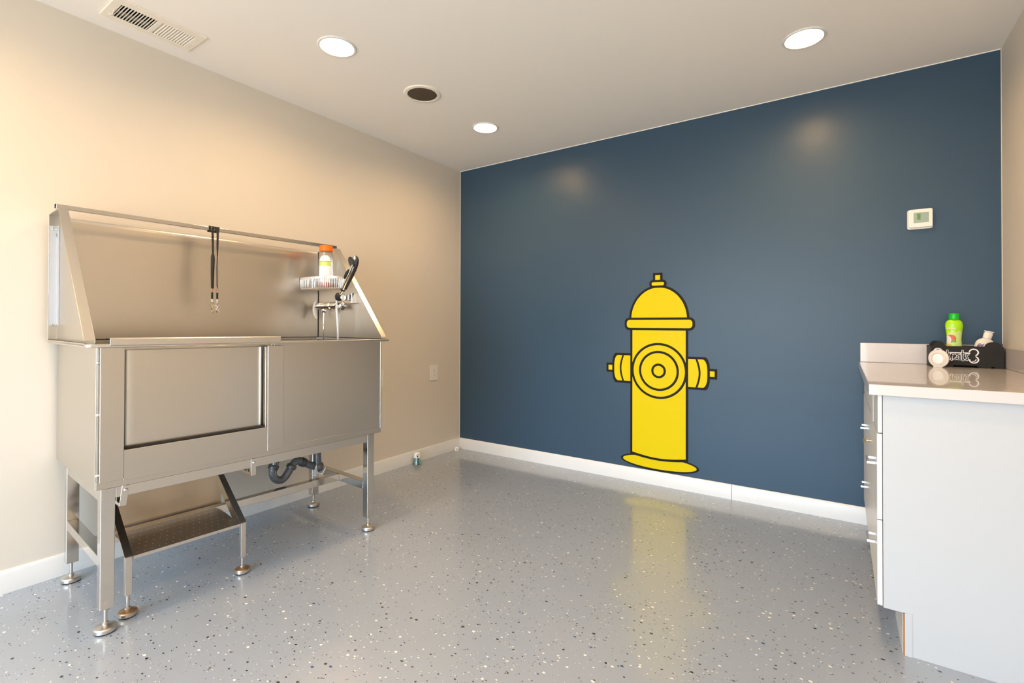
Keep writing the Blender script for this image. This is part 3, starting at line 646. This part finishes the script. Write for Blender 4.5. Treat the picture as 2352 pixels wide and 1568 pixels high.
# corner wire basket
K = thing('wire_basket', 'nickel wire corner basket hung in the right corner of the tub', 'basket', (-0.595, 1.148, 1.29), 'tub')
def arc(tt, inset=0.0): return (-0.592 + (0.292 - inset) * math.sin(tt) ** 0.667, 1.1455 - (0.1175 - inset) * math.cos(tt) ** 0.667)
NB = 27
raw = [arc(PI / 2 * k / 400) for k in range(401)]; cum = [0.0]
for k in range(400): cum.append(cum[-1] + math.dist(raw[k], raw[k + 1]))
NRM = []
for k in range(NB + 1):
    L_ = cum[-1] * k / NB; NRM.append(PI / 2 * min(range(401), key=lambda j: abs(cum[j] - L_)) / 400)
b = B(); tk = 0.0016
A = [arc(a) for a in NRM]; I = [arc(a, 0.002) for a in NRM]
v = [(p[0], p[1], 1.352) for p in A] + [(p[0], p[1], 1.3655) for p in A] + [(p[0], p[1], 1.352) for p in I] + [(p[0], p[1], 1.3655) for p in I]; n = NB + 1; f = []
for i in range(NB): f += [(i, i + 1, n + i + 1, n + i), (n + i, n + i + 1, 3 * n + i + 1, 3 * n + i), (3 * n + i, 3 * n + i + 1, 2 * n + i + 1, 2 * n + i), (2 * n + i, 2 * n + i + 1, i + 1, i)]
f += [(0, n, 3 * n, 2 * n), (n - 1, 2 * n - 1, 4 * n - 1, 3 * n - 1)]
b.add(v, f); b.box(-0.594, -0.592, 1.028, 1.146, 1.352, 1.3655); b.box(-0.592, -0.300, 1.1455, 1.1475, 1.352, 1.3655)
part('rim_band', b, M['wire'], K)
b = B()
for k in range(NB + 1):
    p = arc(NRM[k], 0.001); q = arc(NRM[k], 0.006)
    b.tube([(p[0], p[1], 1.353), (p[0], p[1], 1.306), (q[0], q[1], 1.298)], 0.0016, 6)
for k in range(7):
    b.tube([(-0.592, 1.045 + 0.015 * k, 1.353), (-0.592, 1.045 + 0.015 * k, 1.298)], 0.0015, 6)
for k in range(15):
    b.tube([(-0.58 + 0.019 * k, 1.1455, 1.353), (-0.58 + 0.019 * k, 1.1455, 1.298)], 0.0015, 6)
part('side_wires', b, M['wire'], K)
b = B(); b.tube([(*arc(PI / 2 * k / 20, 0.006), 1.297) for k in range(21)], 0.002, 6)
for k in range(1, 26):
    ww = -0.592 + 0.2922 * k / 26; cc = max(0, 1 - (k / 26) ** 3) ** (1 / 3); b.tube([(ww, 1.1455 - 0.112 * cc, 1.2975), (ww, 1.1455, 1.2975)], 0.0014, 6)
part('floor_wires', b, M['wire'], K)
part('suction_hook', B().lathe([(0.007, 0), (0.009, 0.003), (0.004, 0.010), (0.004, 0.0145)], (-0.288, 1.135, 1.363), 14, 0, (0, 1, 0)), M['rubber'], K)

# bottle in the basket
BW, BU, BZ = -0.418, 1.091, 1.300
Q = thing('shampoo_bottle', 'clear bottle with orange cap standing in the wire basket', 'bottle', (BW, BU, BZ), 'tub')
pf = [(0.0425, 0.0), (0.044, 0.004), (0.044, 0.050), (0.0438, 0.085), (0.043, 0.120), (0.0415, 0.160), (0.0395, 0.185), (0.036, 0.203), (0.033, 0.212)]
part('bottle_body', B().lathe(pf, (BW, BU, BZ), 36), M['clear'], Q)
part('liquid', B().lathe([(0.0412, 0.0025), (0.0428, 0.006), (0.0428, 0.030)], (BW, BU, BZ), 36), M['pink'], Q, label='pink liquid at the bottom')
part('cap', B().lathe([(0.036, 0.214), (0.0375, 0.215), (0.0375, 0.243), (0.036, 0.247), (0.001, 0.2475)], (BW, BU, BZ), 36), M['orange'], Q, label='orange screw cap')
# the label faces the room
fa = math.atan2(-0.476 - BU, 2.16 - BW) - 0.06
def rad_at(z):
    for (r0_, z0_), (r1_, z1_) in zip(pf, pf[1:]):
        if z0_ <= z <= z1_: return r0_ + (r1_ - r0_) * (z - z0_) / (z1_ - z0_)
    return pf[-1][0]
def wrap(b_, a0, a1, z0, z1, mi, top=None, nz=8, na=14):
    vs = []; fs = []
    for i in range(nz + 1):
        for j in range(na + 1):
            tt = j / na; zt = z1 if top is None else top(tt); z = z0 + (zt - z0) * i / nz; r = rad_at(z) + 0.0006; a = fa + a0 + (a1 - a0) * tt
            vs.append((BW + r * math.cos(a), BU + r * math.sin(a), BZ + z))
    for i in range(nz):
        for j in range(na): fs.append((i * (na + 1) + j, i * (na + 1) + j + 1, (i + 1) * (na + 1) + j + 1, (i + 1) * (na + 1) + j))
    b_.add(vs, fs, mi)
b = B(); wrap(b, -0.9, 0.75, 0.062, 0.126, 0); wrap(b, -0.9, 0.75, 0.126, 0.150, 1); wrap(b, -0.9, 0.75, 0.150, 0.1545, 2); wrap(b, -0.9, 0.75, 0.1545, 0.16, 0, top=lambda tt: 0.156 + 0.032 * math.sqrt(max(0, 1 - (2 * tt - 1) ** 2)))
wrap(b, -0.75, -0.45, 0.034, 0.058, 0); wrap(b, -0.05, 0.55, 0.034, 0.058, 0)
part('paper_label', b, [M['lwhite'], M['lgreen'], M['lolive']], Q, label='white and lime label')

# leashes looped over the rail
def leash(u_, lab, padded):
    t = thing('dog_leash', lab, 'leash', (-0.43, u_, 1.56), 'tub', 'leashes over the tub rail')
    R = 0.010
    def strap(pts, wd, th=0.0018):
        b_ = B()
        for i in range(len(pts) - 1):
            p, q2 = pts[i], pts[i + 1]; dv = Vector((q2[0] - p[0], 0, q2[2] - p[2])); nv = Vector((-dv.z, 0, dv.x)).normalized() * th if dv.length else Vector((th, 0, 0))
            w0 = wd[i] / 2; w1 = wd[i + 1] / 2
            v = []
            for s_ in (0, 1):
                for (pp, hw) in ((p, w0), (q2, w1)):
                    for su in (-1, 1): v.append((pp[0] + nv.x * s_, pp[1] + su * hw, pp[2] + nv.z * s_))
            b_.add(v, [(0, 1, 3, 2), (4, 6, 7, 5), (0, 2, 6, 4), (1, 5, 7, 3), (0, 4, 5, 1), (2, 3, 7, 6)])
        return b_
    loop = [(-0.4415, u_, 1.535), (-0.4415, u_, 1.559), (-0.4390, u_, 1.5605), (-0.4210, u_, 1.5605), (-0.4180, u_, 1.559), (-0.4180, u_, 1.531)]
    if padded:
        bb = strap([(p[0], u_ - 0.009, p[2]) for p in loop], [0.009] * 6); b2 = strap([(p[0], u_ + 0.005, p[2]) for p in loop], [0.009] * 6); bb.add(b2.v, b2.f)
        part('loop', bb, M['nylon'], t)
        part('strap', strap([(-0.416, u_, 1.534), (-0.415, u_ + 0.001, 1.48), (-0.415, u_ + 0.002, 1.42)], [0.010, 0.0095, 0.008]), M['nylon'], t)
        part('pad', B().tube([(-0.415, u_ + 0.002, 1.428), (-0.415, u_ + 0.002, 1.418), (-0.415, u_ + 0.002, 1.40), (-0.415, u_ + 0.001, 1.33), (-0.415, u_ + 0.001, 1.262), (-0.415, u_ + 0.001, 1.256)], [0.004, 0.0075, 0.0085, 0.0075, 0.006, 0.004], 12), M['nylon'], t, label='thick padded sleeve')
    else:
        part('loop', strap(loop, [0.015, 0.018, 0.019, 0.019, 0.019, 0.012]), M['nylon'], t)
        part('strap', strap([(-0.416, u_, 1.534), (-0.415, u_ - 0.001, 1.47), (-0.415, u_ - 0.001, 1.42)], [0.010, 0.009, 0.005]).tube([(-0.415, u_ - 0.0025, 1.425), (-0.415, u_ - 0.0035, 1.36), (-0.415, u_ - 0.0025, 1.272), (-0.415, u_, 1.258)], 0.0013, 8).tube([(-0.415, u_ + 0.0005, 1.425), (-0.415, u_ + 0.002, 1.35), (-0.415, u_ + 0.002, 1.280), (-0.415, u_, 1.258)], 0.0013, 8), M['nylon'], t)
    z = 1.258
    part('ferrule', B().cyl((-0.415, u_, z - 0.020), (-0.415, u_, z), 0.0036, 12), M['stitch'], t, label='copper ferrule')
    part('webbing_end', B().cyl((-0.415, u_, z - 0.052), (-0.415, u_, z - 0.020), 0.0045, 12), M['nylon'], t)
    part('ferrule', B().cyl((-0.415, u_, z - 0.066), (-0.415, u_, z - 0.052), 0.0046, 12), M['ferrule'], t, label='pale ferrule')
    cz = z - 0.079
    sn = B().tube([(-0.415, u_ + 0.0085 * math.cos(2 * PI * k / 20), cz + 0.0085 * math.sin(2 * PI * k / 20)) for k in range(21)], 0.0014, 8)
    tw = 0.25 if padded else 1.0
    hook = [(0, cz - 0.006), (0, cz - 0.016), (-0.005, cz - 0.024), (-0.003, cz - 0.034), (0.004, cz - 0.040), (0.009, cz - 0.034), (0.008, cz - 0.026), (0.002, cz - 0.024)]
    sn.tube(smooth_path([(-0.415 + (1 - tw) * a, u_ + a * tw, zz) for a, zz in hook], 5), 0.0019, 8)
    part('snap_hook', sn, M['brass'] if padded else M['chrome'], t, label='metal snap hook')
leash(0.486, 'left black leash over the tub rail, with a thick padded sleeve', True)
leash(0.509, 'right black leash over the tub rail, with a thin split cord', False)

# pull-out step under the tub
P = thing('pull_out_step', 'steel step with speckled tread stowed under the left half of the tub', 'step', (-0.16, 0.28, 0), 'tub')
wz = lambda a, z, dd: (a, dd, z)
tr = B().prism([(-0.286, 0.236), (-0.034, 0.2185), (-0.034, 0.208), (-0.036, 0.208), (-0.036, 0.216), (-0.286, 0.2335)], wz, 0.086, 0.464)
nd = 15
for i in range(7):
    for j in range(nd):
        if random.random() < 0.12: continue
        ww = -0.266 + 0.035 * i; uu = 0.104 + 0.0235 * j + (0.012 if i % 2 else 0); zz = 0.236 - (ww + 0.286) * 0.0694
        if uu < 0.455: tr.lathe([(0.0022, 0.0), (0.0016, 0.0006), (0.0005, 0.0009)], (ww, uu, zz), 8, 1, cap=False)
part('tread', tr, [M['tread'], M['galv']], P)
part('tread_edge', B().box(-0.0339, -0.0325, 0.087, 0.463, 0.2075, 0.2187), M['steel'], P)
part('back_plate', B().box(-0.2885, -0.2865, 0.066, 0.484, 0.226, 0.428), M['stain'], P)
for us, ud in ((0.0855, -1), (0.4645, 1)):
    q = B(); lo, hi = sorted((us, us + ud * 0.002)); fo = sorted((us, us + ud * 0.024))
    q.prism([(-0.286, 0.345), (-0.096, 0.207), (-0.050, 0.205), (-0.040, 0.214), (-0.286, 0.394)], wz, lo, hi, 1)
    q.prism([(-0.286, 0.394), (-0.034, 0.2215), (-0.035, 0.2195), (-0.287, 0.392)], wz, fo[0], fo[1])
    part('side_plate', q, [M['dark'], M['polish']], P)
    uc = us + ud * 0.0125; zb = 0.078 if ud < 0 else 0.068
    lg = part('leg', B().box(-0.053, -0.031, uc - 0.0105, uc + 0.0105, zb, 0.2185), M['steel'], P, bevel=0.0015)
    foot(lg, -0.042, uc, zb, M['rust'], 'rust-stained foot', 0.030)

# ------------------------------------------------------------------ counter and cabinets on the right
XF, XC = 2.891, 2.907
def cabinet(y0_, y1_, label, kind, end=False):
    t = thing('base_cabinet', label, 'cabinet', ((XC + ROOM_W) / 2, (y0_ + y1_) / 2, 0), group='white base cabinets')
    c = B().prism([(XC, 0.138), (2.963, 0.138), (2.963, 0.0), (ROOM_W - 0.002, 0.0), (ROOM_W - 0.002, 0.851), (XC, 0.851)], lambda a, z, dd: (a, dd, z), y0_, y1_)
    part('carcass', c, M['white'], t, bevel=0.0008)
    if end:
        part('toe_board_edge', B().box(2.9585, 2.9626, y0_ + 0.001, y0_ + 0.006, 0.0, 0.136), M['chip'], t, label='raw brown board edge')
        part('toe_board', B().box(2.9575, 2.9626, y0_ + 0.006, y1_ - 0.001, 0.0, 0.136), M['trim'], t)
        part('filler_strip', B().box(2.9635, 2.982, y0_ - 0.0022, y0_ - 0.0004, 0.0, 0.140), M['white'], t)
    if kind == 'door': spec = [('door', 0.143, 0.851)]
    else: spec = [('drawer', 0.7235, 0.8505), ('drawer', 0.431, 0.7195), ('drawer', 0.143, 0.428)]
    for i, (nm, z0, z1) in enumerate(spec):
        ys_ = y0_ + 0.0015
        fr = part(nm, B().box(XF + (0.002 if i == 0 and kind != 'door' else 0), XC - 0.0015, ys_, y1_ - 0.0015, z0, z1), M['whiteg'], t, bevel=0.0012)
        if nm == 'drawer' and i > 0:
            yc = (y0_ + y1_) / 2; zc = 0.600 if i == 1 else 0.322
            a0, a1 = yc - 0.0455, yc + 0.0455
            part('pull_handle', B().box(XF - 0.0255, XF - 0.0185, a0, a1, zc - 0.0045, zc + 0.0045).box(XF - 0.0185, XF, a0, a0 + 0.008, zc - 0.0045, zc + 0.0045).box(XF - 0.0185, XF, a1 - 0.008, a1, zc - 0.0045, zc + 0.0045), M['chrome'], fr, bevel=0.0008, label='chrome bar handle')
        if nm == 'door':
            part('knob', B().lathe([(0.004, 0), (0.004, 0.016), (0.010, 0.019), (0.0125, 0.024), (0.009, 0.0275), (0.001, 0.028)], (XF, -0.832, 0.617), 20, 0, (-1, 0, 0)), M['brass'], fr, label='round brass knob')
    return t
cabinet(-1.234, -0.972, 'narrow white drawer cabinet at the near end of the counter', 'drawer', True)
cabinet(-0.970, -0.782, 'white cabinet with a round brass knob between two drawer cabinets', 'door')
cabinet(-0.780, -0.016, 'wide white drawer cabinet next to the blue wall', 'drawer')

t = thing('countertop', 'speckled white quartz counter with low upstands in the right corner', 'countertop', (3.15, -0.63, 0.852))
part('slab', B().box(2.868, ROOM_W - 0.001, -1.258, -0.0015, 0.852, 0.888), M['quartz'], t, bevel=0.0025)
part('backsplash', B().box(2.876, ROOM_W - 0.0215, -0.0205, -0.0015, 0.8885, 0.992), M['quartz'], t, bevel=0.002)
part('side_splash', B().box(ROOM_W - 0.021, ROOM_W - 0.001, -1.258, -0.0015, 0.8885, 0.985), M['quartz'], t, bevel=0.002)

# treats crate
TX0, TX1, TY0, TY1, TZ0, TZ1 = 3.153, 3.410, -0.172, -0.034, 0.8885, 0.989
C = thing('treats_crate', 'black crate lettered treats holding bottles on the counter', 'crate', ((TX0 + TX1) / 2, (TY0 + TY1) / 2, TZ0))
def hump(x, cx_, r, h): return TZ1 + (h * math.sqrt(max(0, 1 - ((x - cx_) / r) ** 2)) if abs(x - cx_) < r else 0)
pts = [(TX0, TZ0), (3.232, TZ0), (3.238, TZ0 + 0.010), (3.319, TZ0 + 0.010), (3.325, TZ0), (3.366, TZ0), (3.369, TZ0 + 0.006), (3.380, TZ0 + 0.006), (3.384, TZ0), (TX1, TZ0)]
topp = []
for k in range(60):
    x = TX1 - (TX1 - TX0) * k / 59; topp.append((x, max(hump(x, 3.186, 0.021, 0.022), hump(x, 3.375, 0.029, 0.022))))
part('front_wall', B().prism(pts + topp, front, TY0, TY0 + 0.004), M['black'], C)
b = B(); b.prism([(x, max(z, TZ0)) for x, z in [(TX0, TZ0), (TX1, TZ0)] + topp], front, TY1 - 0.004, TY1)
part('back_wall', b, M['black'], C)
part('end_wall', B().box(TX0, TX0 + 0.004, TY0 + 0.004, TY1 - 0.004, TZ0 + 0.004, TZ1), M['black'], C)
part('end_wall', B().box(TX1 - 0.004, TX1, TY0 + 0.004, TY1 - 0.004, TZ0 + 0.004, TZ1), M['black'], C)
part('bottom', B().box(TX0 + 0.004, TX1 - 0.004, TY0 + 0.004, TY1 - 0.004, TZ0 + 0.010, TZ0 + 0.013), M['black'], C)
part('grip_hole', B().prism([(3.369, 0.947), (3.401, 0.947)] + [(3.385 + 0.015 * math.cos(a), 0.960 + 0.021 * math.sin(a)) for a in [PI * k / 12 for k in range(13)]], front, TY0, TY0 - 0.0005), M['slot'], C)
# lettering
def arcpts(cx_, cz_, r, a0, a1, n=14, rz=None): return [(cx_ + r * math.cos(math.radians(a0 + (a1 - a0) * k / n)), cz_ + (rz or r) * math.sin(math.radians(a0 + (a1 - a0) * k / n))) for k in range(n + 1)]
strokes = []
x = 3.2145; zb = 0.926; xh = 0.947; asc = 0.968
strokes += [[(x, asc), (x - 0.0008, 0.95), (x - 0.001, zb + 0.005), (x + 0.002, zb), (x + 0.006, zb + 0.003)], [(x - 0.007, 0.953), (x + 0.008, 0.955)]]                      # t
x = 3.2265; strokes += [[(x - 0.004, zb + 0.004), (x, xh - 0.004), (x + 0.002, xh + 0.003), (x + 0.0035, xh - 0.003), (x + 0.007, xh - 0.002)], [(x + 0.0035, xh - 0.003), (x + 0.003, zb - 0.004)]]  # r
x = 3.2405; strokes += [[(x - 0.004, zb + 0.010), (x + 0.003, zb + 0.014), (x + 0.002, xh), (x - 0.002, xh - 0.001), (x - 0.0045, zb + 0.010), (x - 0.003, zb + 0.002), (x + 0.002, zb), (x + 0.006, zb + 0.004)]]  # e
x = 3.2545; strokes += [arcpts(x, zb + 0.0095, 0.0052, 40, 400, 14, 0.0095), [(x + 0.005, xh), (x + 0.005, zb + 0.003), (x + 0.008, zb)]]            # a
x = 3.2690; strokes += [[(x, asc), (x - 0.0008, 0.95), (x - 0.001, zb + 0.002), (x + 0.001, zb - 0.004), (x + 0.004, zb)], [(x - 0.006, 0.952), (x + 0.007, 0.955)]]      # t
x = 3.2840; strokes += [[(x + 0.005, xh + 0.003), (x + 0.001, xh + 0.003), (x - 0.003, xh - 0.003), (x - 0.001, zb + 0.012), (x + 0.003, zb + 0.008), (x + 0.003, zb + 0.002), (x, zb - 0.002), (x - 0.004, zb + 0.001)]]  # s
bone = [arcpts(3.308, 0.9605, 0.0155, 165, -60), arcpts(3.3085, 0.9265, 0.0155, 60, -170), arcpts(3.180, 0.962, 0.0145, 15, 200), arcpts(3.180, 0.926, 0.0145, 160, 345), [(3.194, 0.9575), (3.294, 0.9570)], [(3.194, 0.9255), (3.294, 0.9255)]]
b = B()
for s_ in bone: b.ribbon(s_, 0.0052, front, TY0, TY0 - 0.0005, 0)
strokes = [[tuple(p) for p in smooth_path(s_, 5)] for s_ in strokes]
for s_ in strokes: b.ribbon(s_, 0.0080, front, TY0, TY0 - 0.0006, 0)
for s_ in strokes: b.ribbon(s_, 0.0038, front, TY0 - 0.0006, TY0 - 0.0014, 1)
b.ribbon([(3.3035, 0.919), (3.310, 0.919), (3.3155, 0.9245), (3.3155, 0.929)], 0.0030, front, TY0, TY0 - 0.0006, 0)
part('lettering', b, [M['lwhite'], M['black']], C, label='white outlined bone and treats lettering')

# bottles in the crate
G = thing('green_shampoo_bottle', 'lime green bottle with bright green cap standing in the treats crate', 'bottle', (3.249, -0.100, TZ0 + 0.013))
gx, gy, gz = 3.249, -0.100, TZ0 + 0.0132
gpf = [(0.030, 0.0), (0.032, 0.004), (0.0315, 0.060), (0.0285, 0.095), (0.0275, 0.120), (0.0285, 0.140), (0.0315, 0.165), (0.0335, 0.182), (0.0325, 0.196), (0.0275, 0.208), (0.0215, 0.2125), (0.0205, 0.2135)]
flat = 0.62
def oval(b_):
    b_.v = [(p[0], gy + (p[1] - gy) * flat, p[2]) for p in b_.v]; return b_
part('bottle_body', oval(B().lathe(gpf, (gx, gy, gz), 36)), M['gbody'], G)
part('cap', B().lathe([(0.0195, 0.2145), (0.020, 0.216), (0.0202, 0.238), (0.0185, 0.245), (0.001, 0.247)], (gx, gy, gz), 28), M['gcap'], G, label='bright green cap')
def grad(z):
    for (r0_, z0_), (r1_, z1_) in zip(gpf, gpf[1:]):
        if z0_ <= z <= z1_: return r0_ + (r1_ - r0_) * (z - z0_) / (z1_ - z0_)
    return 0.03
def gpatch(b_, poly, mi, off=0.0005, nsub=12):      # poly in (x offset, z) wrapped on the front of the oval bottle
    xs_ = [p[0] for p in poly]; zs_ = [p[1] for p in poly]; cx_ = sum(xs_) / len(xs_); cz_ = sum(zs_) / len(zs_)
    def on(dx, z):
        r = grad(z); dx = max(-r * .995, min(r * .995, dx)); return (gx + dx, gy - flat * math.sqrt(r * r - dx * dx) - off, gz + z)
    rings = []
    for k in range(nsub + 1):
        f_ = k / nsub; rings.append([on(cx_ + (px - cx_) * f_, cz_ + (pz - cz_) * f_) for px, pz in poly])
    n_ = len(poly); v = [p for rg in rings for p in rg]
    b_.add(v, [(i * n_ + j, i * n_ + (j + 1) % n_, (i + 1) * n_ + (j + 1) % n_, (i + 1) * n_ + j) for i in range(nsub) for j in range(n_)], mi)
b = B()
gpatch(b, [(-0.0295 + 0.059 * k / 16, 0.065) for k in range(17)] + [(0.025, 0.12), (0.027, 0.150)] + [(0.024 - 0.048 * k / 12, 0.158 + 0.006 * math.sin(k)) for k in range(13)] + [(-0.027, 0.150), (-0.025, 0.12)], 0, 0.0004)
gpatch(b, [(-0.012 + 0.017 * math.cos(a), 0.122 + 0.019 * math.sin(a)) for a in [2 * PI * k / 20 for k in range(20)]], 1, 0.0008)
gpatch(b, [(-0.024 + 0.012 * math.cos(a), 0.116 + 0.020 * math.sin(a)) for a in [2 * PI * k / 20 for k in range(20)]], 2, 0.0012)
gpatch(b, [(-0.004 + 0.010 * math.cos(a), 0.110 + 0.006 * math.sin(a)) for a in [2 * PI * k / 16 for k in range(16)]], 3, 0.0014)
gpatch(b, [(-0.030, 0.086), (-0.012, 0.088), (-0.008, 0.095), (-0.030, 0.095)], 4, 0.0010)
gpatch(b, [(-0.029, 0.170), (0.004, 0.170), (0.004, 0.175), (-0.029, 0.175)], 2, 0.0008)
part('printed_label', b, [M['glabel'], M['fruit'], M['fwhite'], M['fleaf'], M['fyel']], G, label='pale label with orange and white fruit')

V = thing('white_squeeze_bottle', 'white squeeze bottle with flip top leaning in the treats crate', 'bottle', (3.335, -0.100, TZ0 + 0.013))
lean = Matrix.Rotation(math.radians(14), 3, 'Y')
def leaned(b_):
    o_ = Vector((3.335, -0.100, TZ0 + 0.0135)); b_.v = [tuple(o_ + lean @ (Vector((p[0] * 1.0, p[1] * 0.62, p[2])))) for p in b_.v]; return b_
part('bottle_body', leaned(B().lathe([(0.028, 0.008), (0.031, 0.012), (0.0335, 0.06), (0.0350, 0.094), (0.0345, 0.104), (0.030, 0.114), (0.022, 0.122), (0.0155, 0.127)], (0, 0, 0), 32)), M['cream'], V)
part('cap', leaned(B().lathe([(0.0140, 0.1275), (0.0158, 0.129), (0.0165, 0.152), (0.0140, 0.156), (0.0140, 0.158), (0.0185, 0.160), (0.0178, 0.1635), (0.001, 0.1645)], (0, 0, 0), 28)), M['cream'], V)
b = B()
for i_, (dx, dz, rr2) in enumerate(((-0.020, 0.094, 0.005), (-0.012, 0.090, 0.006), (-0.023, 0.086, 0.005), (-0.008, 0.097, 0.003))):
    v = []
    for k in range(12):
        a = 2 * PI * k / 12; xx = dx + rr2 * math.cos(a); v.append((xx, -math.sqrt(0.0351 ** 2 - xx * xx), dz + rr2 * math.sin(a)))
    b.add(v, [list(range(12))])
part('flower_print', leaned(b), M['purple'], V, label='purple print')

# round lid standing on edge in front of the crate
LX, LZ, LY = 3.1725, 0.9305, -0.232
D = thing('round_lid', 'round white lid standing on edge against the treats crate', 'lid', (LX, LY, 0.888))
def turned(b_):
    c_, s_ = math.cos(math.radians(38)), math.sin(math.radians(38)); b_.v = [(LX + (p[0] - LX) * c_ + (p[1] - LY) * s_, LY - (p[0] - LX) * s_ + (p[1] - LY) * c_, p[2]) for p in b_.v]; return b_
def lidpoly(r, zcut): return [(LX + r * math.cos(a), max(LZ + r * math.sin(a), zcut)) for a in [2 * PI * k / 48 for k in range(48)]]
part('rim', turned(B().prism(lidpoly(0.0430, 0.8885), front, LY, LY + 0.009)), M['lidw'], D, bevel=0.003)
part('raised_ring', turned(B().lathe([(0.033, 0.0), (0.032, 0.003), (0.026, 0.0035), (0.025, 0.001)], (LX, LY, LZ + 0.001), 40, 0, (0, -1, 0), cap=False)), M['lidw'], D)
part('centre_disc', turned(B().lathe([(0.0235, 0.0), (0.0225, 0.0020), (0.012, 0.0032), (0.0005, 0.0035)], (LX, LY, LZ - 0.001), 36, 0, (0, -1, 0))), M['lidc'], D, label='bright white centre')
part('hinge', turned(B().box(LX - 0.018, LX + 0.018, LY - 0.004, LY + 0.004, 0.8885, 0.8925)), M['lidw'], D)

# small things on the floor by the left wall
F = thing('air_freshener', 'small teal gel air freshener with white paw print top on floor', 'air freshener', (0.056, -0.572, 0))
fx, fy = 0.054, -0.572
part('shell', B().lathe([(0.033, 0.0), (0.0345, 0.003), (0.031, 0.020), (0.026, 0.048), (0.025, 0.052)], (fx, fy, 0), 28), M['tealc'], F, label='clear teal shell')
part('gel', B().lathe([(0.020, 0.004), (0.019, 0.030), (0.015, 0.046)], (fx, fy, 0), 24), M['teal'], F, label='teal gel core')
part('top', B().lathe([(0.0262, 0.051), (0.0265, 0.054), (0.023, 0.080), (0.021, 0.087), (0.016, 0.0905), (0.001, 0.0915)], (fx, fy, 0), 28), M['lidc'], F, label='white paw print top')
def paw(cx_, cy_, zc, r, ang, sc_=1.0):
    b_ = B(); o_ = []
    for da, dz, ra in ((0, -0.006, 0.0052), (-0.30, 0.004, 0.0026), (-0.10, 0.008, 0.0027), (0.12, 0.0085, 0.0027), (0.32, 0.005, 0.0026)):
        v = []
        for k in range(10):
            a = 2 * PI * k / 10; aa = ang + (da + ra * math.cos(a) / 0.022); rr2 = r(zc + dz * sc_ + ra * sc_ * math.sin(a)) + 0.0005
            v.append((cx_ + rr2 * math.cos(aa), cy_ + rr2 * math.sin(aa), zc + dz * sc_ + ra * sc_ * math.sin(a)))
        b_.add(v, [list(range(10))])
    return b_
part('paw_print', paw(fx, fy, 0.069, lambda z: 0.0265 - (z - 0.054) * 0.135, math.atan2(-2.72, 2.74) + 0.15), M['slot'], F, label='black paw print')
N_ = thing('small_cap', 'small white paw printed cap on the floor in the far left corner', 'cap', (0.045, -0.090, 0))
part('shell', B().lathe([(0.016, 0.0), (0.018, 0.003), (0.0175, 0.020), (0.013, 0.029), (0.001, 0.031)], (0.045, -0.090, 0), 24), M['lidc'], N_)
part('paw_print', paw(0.045, -0.090, 0.014, lambda z: 0.0179, math.atan2(-3.2, 2.75), 0.8), M['slot'], N_, label='black paw marks')
